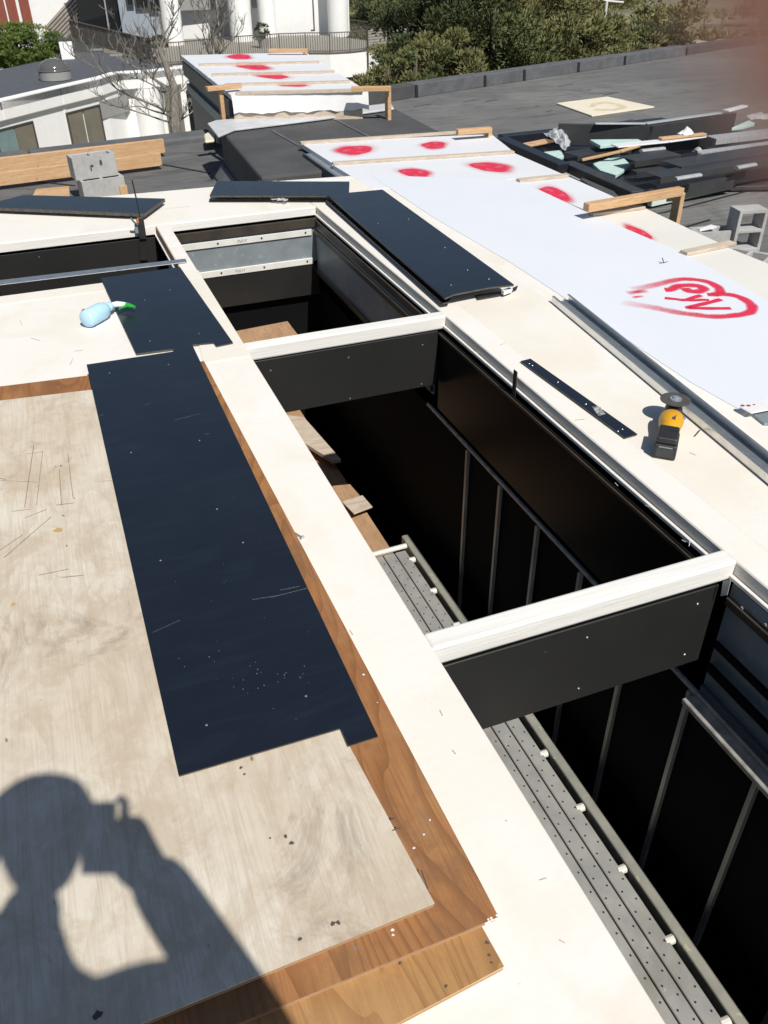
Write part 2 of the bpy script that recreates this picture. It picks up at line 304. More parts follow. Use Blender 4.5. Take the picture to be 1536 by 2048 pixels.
def spray():
    mt = bpy.data.materials.new('red_spray_paint'); mt.use_nodes = True; n = mt.node_tree.nodes; L = mt.node_tree.links
    bs = n['Principled BSDF']; bs.inputs['Base Color'].default_value = (.72, .025, .075, 1); bs.inputs['Roughness'].default_value = .6; bs.inputs['Specular IOR Level'].default_value = .3
    at = n.new('ShaderNodeAttribute'); at.attribute_name = 'paint_amount'
    tc = n.new('ShaderNodeTexCoord'); no = n.new('ShaderNodeTexNoise'); no.inputs['Scale'].default_value = 110; no.inputs['Detail'].default_value = 4
    L.new(tc.outputs['Object'], no.inputs['Vector'])
    r = n.new('ShaderNodeMapRange'); r.inputs['From Min'].default_value = .25; r.inputs['From Max'].default_value = .75; r.inputs['To Min'].default_value = .55; r.inputs['To Max'].default_value = 1.35
    L.new(no.outputs['Fac'], r.inputs['Value'])
    mu = n.new('ShaderNodeMath'); mu.operation = 'MULTIPLY'; mu.use_clamp = True; L.new(at.outputs['Fac'], mu.inputs[0]); L.new(r.outputs[0], mu.inputs[1])
    L.new(mu.outputs[0], bs.inputs['Alpha']); return mt
M['spray'] = spray()

def px_poly(pts, z): return [P(x, y, z) for x, y in pts]
def px_slab(pts, ztop, th): return G().prism(px_poly(pts, ztop), th)

# ================================================================== THE ROOF
ZL, ZR = -.5, -1.05                     # left and right membrane roofs
g = G()
T = .055
g.box(1.71, 2.6, -1.6, 6.33, -T, 0)                # deck right of the openings
g.box(-4, .705, -1.6, 4.72, -T, 0)                 # deck left of the openings
g.prism([V((-4, 5.71, 0)), V((1.70, 5.71, 0)), V((1.70, 6.48, 0)), V((.61, 6.55, 0)), V((-4, 6.86, 0))], T)
g.prism([V((1.70, 5.71, 0)), V((1.71, 5.71, 0)), V((1.71, 6.33, 0)), V((2.6, 6.33, 0)), V((2.6, 6.36, 0)), V((1.70, 6.48, 0))], T)
deck = struct('roof_deck', g, [M['deck']], bevel=.006, seg=2)
g = G(); g.box(1.83, 2.28, -1.5, 6.3, -.02, .0004); mesh_obj('cream_coating', g, M['deck_yellow'], deck)
# the steps of the right rim and the far rim: ledge under the edge
g = G(); g.box(1.694, 1.708, -1.6, 5.70, -.062, -.047); mesh_obj('rim_ledge', g, M['trim'], deck, bevel=.002)
g = G(); g.box(1.7085, 1.7115, -1.6, 5.70, -.052, -.004); mesh_obj('rim_edge', g, M['rough_edge'], deck)
# crossbars
for yb in (1.49, 3.59):
    g = G(); g.box(.703, 1.712, yb-.004, yb+.062, -.066, .002); mesh_obj('crossbar', g, M['trim_x'], deck, bevel=.008, seg=2)
g = G(); g.box(.620, .704, 4.72, 5.71, -.05, .001); mesh_obj('beam', g, M['trim'], deck, bevel=.006, seg=2)
g = G(); g.box(.604, .6195, 4.72, 5.70, -.064, -.052); mesh_obj('beam_ledge', g, M['trim'], deck)
g = G(); g.box(.6165, .6195, 4.72, 5.70, -.050, -.004); mesh_obj('beam_edge', g, M['ply_dark'], deck)
# far rim of bays: front boards
g = G(); g.box(.704, 1.70, 5.69, 5.7105, -.054, .0015); mesh_obj('far_rim_board', g, M['trim_x'], deck, bevel=.004)
g = G(); g.box(-4, .62, 5.685, 5.7105, -.056, .0015); mesh_obj('far_rim_board', g, M['trim_x'], deck, bevel=.004)
# painted strip along the left opening and end of left deck
g = G(); g.box(-4, .706, 4.60, 4.724, .0005, .004); mesh_obj('seam_board', g, M['deck_yellow'], deck, bevel=.001)
# cream strip by the bay, left deck (raw edge along the far bay)
g = G(); g.prism([V((.49, 3.50, .004)), V((.704, 3.50, .004)), V((.704, 4.599, .004)), V((.60, 4.599, .004))], .0035); mesh_obj('cream_strip', g, M['deck_yellow'], deck)

# --- shafts under the roof
ROOM = [( .20, 1.695, -1.6, 5.72)]
g = G()
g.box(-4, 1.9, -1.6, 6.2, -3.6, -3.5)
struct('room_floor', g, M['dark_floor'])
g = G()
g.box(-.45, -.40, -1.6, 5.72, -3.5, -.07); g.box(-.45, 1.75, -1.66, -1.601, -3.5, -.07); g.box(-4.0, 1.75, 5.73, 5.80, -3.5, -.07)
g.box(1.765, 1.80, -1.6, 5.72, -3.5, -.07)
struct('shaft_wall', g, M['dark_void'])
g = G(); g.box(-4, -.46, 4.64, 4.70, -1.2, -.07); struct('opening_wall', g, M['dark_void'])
# cladding boards on the crossbars (front faces) with their screws
def clad(y, x0, x1, zb, screws, sc=.004):
    g = G(); g.box(x0, x1, y-.006, y, zb, -.068)
    p = mesh_obj('cladding_board', g, M['black_clad'], deck, bevel=.0015)
    for sx, sz in screws:
        q = G(); q.lathe((sx, y-.009, sz), (0, 1, 0), [(0, .003), (.0025, .0045)], 8); mesh_obj('screw', q, M['screw'], p)
clad(1.484, .60, 1.655, -.385, [(PY(1174, 1275, 1.478).x, PY(1174, 1275, 1.478).z), (PY(1157, 1377, 1.478).x, PY(1157, 1377, 1.478).z), (PY(1395, 1208, 1.478).x, PY(1395, 1208, 1.478).z), (PY(1369, 1309, 1.478).x, PY(1369, 1309, 1.478).z)])
clad(3.584, .60, 1.665, -.36, [(PY(697, 715, 3.578).x, PY(697, 715, 3.578).z), (PY(700, 797, 3.578).x, PY(700, 797, 3.578).z), (PY(845, 690, 3.578).x, PY(845, 690, 3.578).z), (PY(843, 768, 3.578).x, PY(843, 768, 3.578).z), (PY(541, 741, 3.578).x, PY(541, 741, 3.578).z)])
clad(5.683, -4, .60, -.42, [(PY(78, 514, 5.677).x, PY(78, 514, 5.677).z)])
# the back faces of the crossbars
for yb in (1.49, 3.59):
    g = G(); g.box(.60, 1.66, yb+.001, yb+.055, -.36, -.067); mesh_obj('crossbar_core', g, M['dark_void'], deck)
# right wall of the middle bay: gloss black board, trim, rail and studs
g = G(); g.box(1.676, 1.684, 1.552, 3.582, -.50, -.075); wallb = mesh_obj('gloss_board', g, M['black_gloss'], deck, bevel=.001)
g = G(); g.box(1.668, 1.676, 1.552, 3.585, -.092, -.080); mesh_obj('edge_trim', g, M['bronze'], deck)
g = G(); g.box(1.674, 1.69, 1.0, 3.72, -.552, -.535); mesh_obj('rail', g, M['stud'], deck, bevel=.003)
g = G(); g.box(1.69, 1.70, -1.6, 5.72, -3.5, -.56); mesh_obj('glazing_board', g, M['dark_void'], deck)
for k in range(9):
    y = 3.22-.345*k
    if y < .3: break
    g = G(); g.box(1.672, 1.689, y-.009, y+.009, -3.4, -.561); mesh_obj('stud', g, M['stud'], deck)
# near bay right wall: bare steel framing
g = G(); g.box(1.70, 1.71, -1.6, 1.47, -.53, -.07); mesh_obj('steel_board', g, M['galv_dull'], deck)
for z, t, mm in ((-.115, .03, 'bronze'), (-.30, .022, 'dark_void'), (-.40, .03, 'dark_void'), (-.50, .05, 'navy_side')):
    g = G(); g.box(1.682, 1.6995, -1.6, 1.465, z-t, z); mesh_obj('steel_flange', g, M[mm], deck, bevel=.002)
g = G(); g.box(1.628, 1.69, -1.6, 1.475, -.575, -.552); mesh_obj('rail', g, M['stud'], deck, bevel=.003)
g = G(); g.box(1.66, 1.672, -1.6, 1.475, -.60, -.578); mesh_obj('rail', g, M['stud'], deck, bevel=.003)
for px, py in ((1484, 1216), (1531, 1250)):
    p = PX(px, py, 1.68); q = G(); q.lathe(p, (-1, 0, 0), [(0, .006), (.003, .004)], 8); mesh_obj('screw', q, M['screw'], deck)
# far bay: steel board with two white flanges on the far wall, steel board on the right
def wy(px, py, y=5.675): return PY(px, py, y)
g = G(); g.prism([wy(368, 475), wy(631, 445), wy(631, 440), wy(368, 468)], .002, up=(0, -1, 0))
far = G().box(.66, 1.690, 5.676, 5.684, -.36, -.115); farb = mesh_obj('steel_board', far, M['galv_dull'], deck)
g = G(); g.box(.69, 1.697, 5.655, 5.684, -.118, -.066); mesh_obj('dark_trim', g, M['bronze'], deck)
for z in (-.135, -.335):
    g = G(); g.box(.66, 1.655, 5.664, 5.6755, z-.043, z); fl = mesh_obj('white_flange', g, M['white_metal'], deck, bevel=.002)
    for x in (.70, 1.0, 1.30, 1.61):
        q = G(); q.lathe((x, 5.6635, z-.02), (0, -1, 0), [(0, .007), (.002, .007)], 8); mesh_obj('bolt_hole', q, M['hole'], fl)
    q = G()
    for k, hx in enumerate((0, .013, .026, .042, .055)):
        x = 1.135+hx if z > -.2 else 1.10+hx; q.box(x, x+.003, 5.6625, 5.6637, z-.030, z-.014)
        if k in (0, 2, 4): q.box(x+.004, x+.009, 5.6625, 5.6637, z-.017, z-.014)
        if k in (1, 2): q.box(x+.004, x+.008, 5.6625, 5.6637, z-.030, z-.027)
    mesh_obj('ink_mark', q, M['ink'], fl)
g = G(); g.box(.66, 1.69, 5.67, 5.684, -.60, -.385); mesh_obj('dark_trim', g, M['black_clad'], deck)
g = G(); g.box(1.684, 1.694, 3.66, 5.67, -.46, -.12); mesh_obj('steel_board', g, M['galv_dull'], deck)
for z, t, d in ((-.075, .045, .0), (-.135, .035, .014), (-.41, .035, .014)):
    g = G(); g.box(1.682-d, 1.6935-d*.5, 3.66, 5.66, z-t, z); mesh_obj('side_flange', g, M['bronze'], deck, bevel=.002)
# torn tape at the corner of the near crossbar
g = G(); a, b, c, d = [PX(x, y, 1.65) for x, y in ((1447, 1162), (1463, 1158), (1455, 1190), (1442, 1192))]; g.quad(a, b, c, d); g.prism([a, b, c, d], .002, up=(1, 0, 0))
tag(mesh_obj('tape_scrap', g, M['silver_back']), 'torn scrap of silver tape at the corner of the near crossbar', 'tape')
# white kinked wire on the gloss board
g = G(); g.tube([PX(x, y, 1.672) for x, y in ((1364, 1080), (1372, 1084), (1380, 1082), (1378, 1092))], .0016, 5)
tag(mesh_obj('bent_wire', g, M['white_plastic']), 'short bent white wire on top of the gloss black board by the near crossbar', 'wire')

# --- aluminium walkway below
ZD = -1.36; S = (HCAM-ZD)/HCAM
wk = thing('scaffold_walkway', 'long perforated aluminium scaffold plank with side rail inside the shaft', 'scaffold plank', (1.35, 1.5, ZD))
for k in range(4):
    x1 = 1.482-k*.0705; g = G(); g.box(x1-.064, x1, -1.0, 3.545, ZD-.03, ZD)
    st = mesh_obj('deck_strip', g, M['alu'], wk, bevel=.003)
    h = G(); y = -.9
    i = 0
    while y < 3.5:
        for dx in ((.016,) if i % 2 else (.048,)):
            h.lathe((x1-.064+dx, y, ZD+.0004), (0, 0, 1), [(0, .0042), (.0012, .0040), (.0012, .0022)], 6)
        y += .042; i += 1
    mesh_obj('perforation', h, M['hole'], st, kind='stuff')
g = G(); g.box(1.512, 1.556, -1.0, 3.68, ZD-.09, ZD+.004); mesh_obj('side_rail', g, M['alu_rail'], wk, bevel=.008, seg=2)
g = G(); g.box(1.16, 1.20, -1.0, 3.6, ZD-.09, ZD+.002); mesh_obj('side_rail', g, M['alu_rail'], wk, bevel=.008, seg=2)
g = G(); g.tube([(1.10, 3.565, ZD+.005), (1.50, 3.575, ZD+.005)], .016, 10); mesh_obj('end_bar', g, M['peg'], wk, smooth=True)
y = 3.46
while y > 0:
    g = G(); g.tube([(1.470, y, ZD-.012), (1.505, y, ZD-.012)], .017, 10); mesh_obj('rung_end', g, M['peg'], wk); y -= .293
g = G(); g.box(.2, 1.16, -1.0, 3.5, ZD-.16, ZD-.10); mesh_obj('under_frame', g, M['dark_void'], wk)
# boards on the lower platform
g = G(); g.box(-.38, 1.475, 3.60, 5.7, -1.52, -1.50); lp = mesh_obj('platform', g, M['ply_new']); tag(lp, 'tan plywood platform on the level below, past the end of the scaffold plank', 'platform')
g = px_slab([(524, 985), (700, 968), (728, 1000), (560, 1030)], -1.44, .018); tag(mesh_obj('plywood_offcut', g, M['ply_new'], bevel=.002), 'tan plywood offcut with a dark kerf on the lower platform', 'board')
g = px_slab([(500, 820), (608, 834), (682, 918), (664, 920), (600, 880)], -1.40, .03); tag(mesh_obj('weathered_board', g, M['lumber_pale'], bevel=.002), 'grey weathered board in the shaft below the middle crossbar', 'board')
g = px_slab([(684, 1003), (725, 990), (745, 1013), (708, 1027)], -1.43, .01); tag(mesh_obj('grey_offcut', g, M['lumber_pale'], bevel=.002), 'small grey offcut in front of the scaffold plank end bar', 'board')
g = px_slab([(440, 668), (575, 642), (598, 672), (470, 700)], -.72, .02); tag(mesh_obj('far_board', g, M['ply_new'], bevel=.002), 'tan board lying at the bottom of the far bay', 'board')

# ================================================================== membrane roofs around
g = G(); g.prism([V((-8, 5.86, ZL)), V((2.0, 5.86, ZL)), V((2.0, 10.45, ZL)), P(418, 277, ZL), P(0, 325, ZL), V((-8, 8.6, ZL))], 3.2); rl = struct('left_roof', g, M['membrane'])
par = thing('left_parapet', 'low grey membrane parapet at the edge of the left roof behind the timber planks', 'parapet', (-2, 10.2, ZL))
a, b = P(0, 332, ZL), P(436, 281, ZL); d = (b-a).normalized(); a = a-d*8
segs = 5
for i in range(segs):
    p, q = a.lerp(b, i/segs), a.lerp(b, (i+1)/segs-.0015)
    n_ = V((-d.y, d.x, 0)); g = G(); g.prism([p+V((0, 0, .07)), q+V((0, 0, .07)), q+n_*.30+V((0, 0, .085)), p+n_*.30+V((0, 0, .085))], .2); mesh_obj('parapet_section', g, M['membrane_light'], par, bevel=.03, seg=3)
# seams on left roof
def seam(pts, z, wd, mm, parent, name='seam', th=.006):
    for (x0, y0), (x1, y1) in zip(pts, pts[1:]):
        a, b = P(x0, y0, z), P(x1, y1, z); g = G(); g.bar(a+V((0, 0, th/2)), b+V((0, 0, th/2)), wd, th); mesh_obj(name, g, mm, parent)
seam([(300, 325), (420, 347)], ZL+.001, .025, M['tar'], rl)
seam([(0, 355), (150, 372)], ZL+.001, .025, M['tar'], rl)
# raised dark curb between the sheets and the far box
zt = -.06
tl = [P(440, 258, zt), P(786, 214, zt), P(905, 282, zt), P(520, 352, zt)]
a0, b0 = tl[0], tl[3]
c_ = [V((a0.x, a0.y, zt)), V((tl[1].x, tl[1].y, zt)), V((tl[2].x+.02, 6.9, zt)), V((b0.x, 6.9, zt))]
g = G(); g.prism(c_, .95); cu = thing('raised_curb', 'raised dark membrane curb between the two covered boxes', 'roof curb', (2.8, 9, ZL)); mesh_obj('top', g, M['membrane_dark'], cu, bevel=.02, seg=2)
g = G(); n_ = V((-.12, 0, 0)); g.prism([c_[0]+V((-.01, 0, -.30)), c_[3]+V((-.01, 0, -.30)), c_[3]+V((-.13, 0, -.43)), c_[0]+V((-.13, 0, -.43))], .05, up=(-.7, 0, .7)); mesh_obj('cant_strip', g, M['membrane_light'], cu, bevel=.02)
seam([(545, 262), (640, 315)], zt+.001, .03, M['membrane_light'], cu); seam([(672, 240), (760, 285)], zt+.001, .03, M['membrane_light'], cu)
g = G(); g.prism(px_poly([(415, 246), (432, 240), (570, 229), (782, 206), (788, 216), (640, 237), (470, 258), (436, 272)], -.03), .02); tag(mesh_obj('white_flashing', g, M['flash_white'], bevel=.006, seg=2), 'white flashing strip across the dark curb in front of the far wrapped box', 'flashing')
g = G(); g.prism(px_poly([(505, 338), (520, 322), (600, 312), (604, 326), (588, 331), (548, 340), (556, 366), (520, 362)], -.10), .02); tag(mesh_obj('folded_flashing', g, M['flash_white'], bevel=.006, seg=2), 'folded white flashing beside the left corner of the white sheets', 'flashing')
# right roof, to its far parapet and beyond
pa, pb = P(722, 212, ZR), P(1330, 117, ZR); pd = (pb-pa).normalized(); pn = V((-pd.y, pd.x, 0))
far_r = pa+pd*34
g = G(); g.prism([V((2.0, 2.0, ZR)), V((26, 1.0, ZR)), V((60, 12, ZR)), far_r, pa-pd*.8, V((2.0, 10.8, ZR))], 3.0); rr = struct('right_roof', g, M['membrane_right'])
pr = thing('right_parapet', 'long low grey parapet with dark tar joints at the far edge of the right roof', 'parapet', pa)
xs = [-1.0, 1.25, 3.0, 4.1, 5.75, 7.3, 9.6, 12.6, 16.4]
hh = [.22, .22, .21, .21, .20, .19, .17, .11, .05]
for i in range(len(xs)-1):
    p, q = pa+pd*xs[i], pa+pd*xs[i+1]; h0, h1 = V((0, 0, hh[i])), V((0, 0, hh[i+1]))
    g = G(); g.frame(p-pn*.02, q-p, pn*.30, h0)
    mesh_obj('parapet_section', g, M['membrane_dark'] if i in (0, 6) else M['membrane_light'], pr, bevel=.010, seg=2)
    if i > 0 and i < 7:
        g = G(); s_ = pa+pd*xs[i]; g.prism([s_-pn*.035-pd*.03+h0*.98, s_-pn*.035+pd*.03+h0*.98, s_-pn*.035+pd*.05, s_-pn*.035-pd*.01], .006, up=pn); mesh_obj('tar_joint', g, M['tar'], pr)
for pts in ([(1170, 452), (1330, 425), (1536, 372)], [(1320, 470), (1420, 440)]): seam(pts, ZR+.001, .03, M['tar'], rr)
for k in range(26):
    x, y = random.uniform(800, 1500), random.uniform(140, 250)
    p = P(x, y, ZR+.002); L_ = random.uniform(.08, .5); g = G(); dd = V((math.cos(.3), math.sin(.3), 0)); g.bar(p, p+dd*L_, random.uniform(.008, .03), .003); mesh_obj('wrinkle', g, M['tar'] if k % 3 else M['membrane_light'], rr)

# ------------------------------------------------------------------ far wrapped box
zb = .19
fb = thing('wrapped_roof_box', 'long navy sided roof box topped with white sheets, its near end wrapped in plastic', 'roof box', (4, 14, ZL))
top = [P(462, 190, zb), P(735, 182, zb), P(611, 104, zb), P(361, 110, zb)]
lowt = [p+V((0, 0, -.17)) for p in top]
inn = V((.10, .1, 0))
g = G(); g.prism([lowt[0]+V((.05, .1, 0)), lowt[1]+V((-.1, .1, 0)), lowt[2]+V((-.1, -.1, 0)), lowt[3]+V((.05, -.1, 0))], 6.0); mesh_obj('side_wall', g, M['navy_side'], fb)
e0 = (top[3]-top[0])
lw = V((-1, 0, 0))*.05
for z0, t in ((-.2, .10), (-.75, .06), (-1.5, .06)):
    g = G(); g.bar(lowt[0]+V((.03, .1, z0)), lowt[3]+V((.03, -.1, z0)), .04, t); mesh_obj('side_trim', g, M['galv_dull'] if z0 > -.5 else M['navy_metal'], fb)
g = G(); g.bar(lowt[0]+V((.02, .12, .03)), lowt[3]+V((.02, -.1, .03)), .06, .16); mesh_obj('edge_board', g, M['navy_side'], fb)
g = G(); nf = 24; f0, f1 = top[0]+V((0, -.02, 0)), top[1]+V((0, -.02, 0)); vs = []
for j in range(4):
    for i in range(nf+1):
        p = f0.lerp(f1, i/nf)+V((0, -.008*j*(1+.5*math.sin(i*1.7+j)), -.055*j+(.008*math.sin(i*.9)+.006*math.sin(i*2.3) if j == 3 else 0))); vs.append(p)
g.add(vs, [(j*(nf+1)+i, (j+1)*(nf+1)+i, (j+1)*(nf+1)+i+1, j*(nf+1)+i+1) for j in range(3) for i in range(nf)]); mesh_obj('plastic_skirt', g, M['wrap'], fb, smooth=True)
g = G(); g.bar(f0+V((.02, .05, -.21)), f1+V((-.05, .05, -.21)), .10, .11); mesh_obj('sill_timber', g, M['lumber_pale'], fb)
N = 5
tt = [0, .22, .42, .62, .8, 1]
tt = [0, .13, .37, .64, 1.0]
tt = [0, .17, .40, .66, 1.0]
for i in range(4):
    a, b = top[0].lerp(top[3], tt[i]), top[1].lerp(top[2], tt[i]); c, d = top[1].lerp(top[2], tt[i+1]-.006), top[0].lerp(top[3], tt[i+1]-.006)
    g = G(); g.prism([a, b, c, d], .05); mesh_obj('white_sheet', g, M['sheet'], fb, bevel=.004)
    g = G(); g.bar(a+V((.05, 0, .012)), b+V((-.05, 0, .012)), .07, .025); mesh_obj('batten', g, M['lumber_pale'], fb)

def spot(cx, cy, rx, ry, z, seed, parent, ang=0, clip=None, soft=.45, off=.0012):
    rnd = random.Random(seed); g = G(); g.col = []; nr, na = 9, 40
    ph = [rnd.uniform(0, 6.28) for _ in range(4)]
    def pt(r, t):
        k = 1+.07*math.sin(2*t+ph[0])+.06*math.sin(3*t+ph[1])+.04*math.sin(5*t+ph[2])
        x, y = r*rx*k*math.cos(t), r*ry*k*math.sin(t)
        return P(cx+x*math.cos(ang)-y*math.sin(ang), cy+x*math.sin(ang)+y*math.cos(ang), z+off)
    vs = [P(cx, cy, z+off)]; cols = [.85]
    for j in range(1, nr+1):
        r = j/nr*1.6
        for i in range(na):
            t = i*2*math.pi/na; vs.append(pt(r, t)); c = 1 if r < .98 else max(0, 1-(r-.98)/.60)**1.6
            if .98 < r: c *= (.30+.70*max(0, math.cos(t-ph[3])))*.85
            if r < .75: c *= 1-.35*max(0, math.sin(3*t+ph[0]+4*r))*(r > .2)
            cols.append(c)
    fs = [(0, 1+(i+1) % na, 1+i) for i in range(na)]
    fs += [(1+(j-1)*na+i, 1+(j-1)*na+(i+1) % na, 1+j*na+(i+1) % na, 1+j*na+i) for j in range(1, nr) for i in range(na)]
    g.add(vs, fs); g.col = cols; return mesh_obj('paint_mark', g, M['spray'], parent)
spot(479, 113, 22, 5, zb, 1, fb); spot(503, 132, 31, 6.2, zb, 2, fb, .06); spot(543, 152, 31, 5.2, zb, 3, fb, .08); spot(582, 169, 26, 4, zb, 4, fb, .03)
def post_frame(name, label, rail, post, zr, zp0, size=.065, deep=None, th=.042):
    a, b = P(*rail[0], zr), P(*rail[1], zr); t = thing(name, label, 'timber prop', a, 'timber props nailed over the sheets')
    g = G(); g.bar(a, b, size, th); mesh_obj('rail', g, M['lumber'], t, bevel=.003)
    p = P(*post, zr-.02); g = G(); g.frame(p-V((.02, .045, 0)), V((.042, .012, 0)), V((0, .085, 0)), V((0, 0, zp0-zr+.02))); mesh_obj('post', g, M['lumber'], t, bevel=.003)
    return t
post_frame('timber_prop', 'short timber prop at the near left corner of the far wrapped box', ((413, 178), (481, 171)), (440, 178), zb+.05, -.45)
post_frame('timber_prop', 'timber prop with a post at the near right corner of the far wrapped box', ((703, 178), (782, 177)), (776, 178), zb+.05, -.9)
post_frame('timber_prop', 'timber prop at the far right end of the far wrapped box below the balcony', ((538, 101), (616, 101)), (610, 102), zb+.05, -.9)

# ------------------------------------------------------------------ covered box with white sheets (right of the openings)
g = G(); g.prism([V((2.15, 6.3, -.03)), V((3.60, 6.3, -.03)), V((3.60, 7.30, -.03)), V((2.15, 7.42, -.03))], .97); g.box(2.62, 3.60, -1.0, 6.299, -1.0, -.03)
cb = mesh_obj('covered_roof_box', g, M['galv_dull'], bevel=.01); tag(cb, 'long low roof box carrying the white sheets with red paint marks', 'roof box')
g = G(); g.box(2.135, 2.149, 6.4, 7.44, -.40, -.03); mesh_obj('side_board', g, M['membrane_light'], cb)
def sheet(label, pts, z, th, mm, grp='white sheets laid over the roof box'):
    o = mesh_obj('white_sheet', px_slab(pts, z, th), mm, bevel=.002); return tag(o, label, 'sheet', grp)
s1 = sheet('white sheet with two red spots at the far end of the covered roof box', [(600, 285), (983, 268), (1027, 303), (664, 326)], .0022, .04, M['sheet'])
s2 = sheet('white sheet with two red spots between the second and third battens', [(666, 330), (1029, 306), (1130, 350), (900, 368), (745, 378)], .0018, .038, M['sheet'])
s3 = sheet('white sheet with a clipped red spot left of the black metal frame', [(1030, 362), (1135, 352), (1245, 401), (1181, 424)], .0014, .035, M['sheet'])
s4 = sheet('cream white sheet with a faint red smear beside the timber prop', [(1120, 428), (1288, 415), (1446, 489), (1340, 520)], .0010, .034, M['sheet_cream'])
s5 = sheet('cream white sheet nearest the right edge in front of the concrete blocks', [(1300, 512), (1448, 492), (1600, 552), (1700, 700), (1536, 680)], .0006, .032, M['sheet_cream'])
big = sheet('large blue-white sheet with red lettering lying along the deck', [(741, 350), (1036, 360), (1181, 427), (1367, 506), (1536, 601), (1700, 690), (1700, 930), (1560, 862), (1460, 808), (1380, 763), (1100, 576), (1017, 522), (866, 434), (741, 350)], .0035, .0050, M['film'])
for (a, b), lab in zip((((601, 286), (915, 265)), ((665, 327), (1027, 304)), ((1036, 361), (1134, 351)), ((1181, 428), (1286, 414)), ((1367, 506), (1466, 486))), ('along the far end of the covered roof box', 'across the sheets, second from the far end', 'across the sheets beside the black metal frame', 'under the timber prop on the sheets', 'ending at the concrete blocks')):
    p, q = P(*a, .012), P(*b, .012); g = G(); g.bar(p, q, .060, .020); tag(mesh_obj('batten', g, M['lumber_pale'], bevel=.002), 'pale wooden batten '+lab, 'batten', 'battens across the white sheets')
spot(711, 300, 33, 9, .0022, 11, s1, off=.0006); spot(867, 290, 23, 7, .0022, 12, s1, off=.0006); spot(829, 346, 28, 8.5, .0018, 13, s2, .12, off=.0006); spot(980, 334, 37, 9, .0018, 14, s2, .08, off=.0006)
spot(1108, 387, 32, 11, .0014, 15, s3, .22, off=.0006); spot(1278, 466, 26, 9, .0010, 16, s4, .45, off=.0006)
def stroke(pts, hw, z, fade0=0, fade1=0, parent=None, soft=.017):
    w_ = [P(1230+x*.1992, 540+y*.1992, z) for x, y in pts]
    # smooth the path
    q = []
    for i in range(len(w_)-1):
        p0, p1, p2, p3 = w_[max(i-1, 0)], w_[i], w_[i+1], w_[min(i+2, len(w_)-1)]
        for k in range(6):
            t = k/6; q.append(.5*((2*p1)+(p2-p0)*t+(2*p0-5*p1+4*p2-p3)*t*t+(3*p1-p0-3*p2+p3)*t**3))
    q.append(w_[-1]); n = len(q); g = G(); cols = []; vs = []
    for i, p in enumerate(q):
        t = (q[min(i+1, n-1)]-q[max(i-1, 0)]).normalized(); sd = V((-t.y, t.x, 0)); f = i/(n-1)
        a = 1.0
        if fade0 and f < fade0: a = (f/fade0)**.7
        if fade1 and f > 1-fade1: a = ((1-f)/fade1)**.7
        ww = hw*(1.25-.25*a)*(1+.10*math.sin(i*.7))
        for o_, c in ((-ww-soft*(1.6-.6*a), 0), (-ww, .95), (0, 1), (ww, .95), (ww+soft*(1.6-.6*a), 0)):
            vs.append(p+sd*o_); cols.append(c*a)
    g.add(vs, [(i*5+k, i*5+k+1, (i+1)*5+k+1, (i+1)*5+k) for i in range(n-1) for k in range(4)]); g.col = cols
    return mesh_obj('paint_stroke', g, M['spray'], parent)
zg = .0038
stroke([(160, 195), (270, 178), (400, 150), (520, 120), (640, 95), (750, 92), (870, 105), (960, 130), (1030, 170), (1055, 205), (1040, 235), (980, 246), (925, 245)], .015, zg, .45, 0, big)
stroke([(990, 246), (1060, 243), (1170, 250), (1270, 280), (1350, 330), (1378, 370), (1365, 415), (1300, 440), (1190, 456), (1080, 466), (940, 465), (820, 450), (660, 430), (500, 400), (380, 375), (230, 350), (60, 322)], .016, zg+.0004, 0, .5, big)
stroke([(500, 197), (560, 195), (640, 160), (740, 152), (840, 160), (890, 188), (850, 212), (790, 216), (735, 205), (700, 180)], .018, zg+.0008, 0, 0, big)
stroke([(500, 280), (600, 290), (700, 300), (780, 278), (865, 252)], .013, zg+.0012, 0, 0, big, .006)
stroke([(720, 300), (800, 303), (870, 298), (945, 300)], .012, zg+.0016, 0, 0, big, .006)
stroke([(1065, 292), (985, 315), (860, 345), (735, 374), (830, 381), (960, 384), (1165, 383)], .014, zg+.0020, 0, 0, big, .006)
stroke([(120, 232), (190, 222), (270, 212), (330, 206)], .006, zg+.0024, .6, .6, big, .02); stroke([(170, 272), (230, 266), (290, 260)], .003, zg+.0028, .7, .7, big, .012)
g = G(); p = P(1328, 526, .0038); g.bar(p, p+V((-.012, .008, .028)), .005, .005); g.bar(p+V((-.03, 0, .002)), p+V((.03, .006, .002)), .003, .002); tag(mesh_obj('screw', g, M['ink']), 'lone dark screw sticking up from the large blue-white sheet', 'screw')
post_frame('timber_prop', 'heavy timber prop with a leaning post over the sheets in front of the scrap pile', ((1172, 415), (1362, 382)), (1360, 384), .08, -1.0, .06, th=.052)
post_frame('timber_prop', 'timber prop at the far end of the white sheets behind the spotted sheet', ((914, 264), (982, 259)), (977, 260), .07, -1.0)

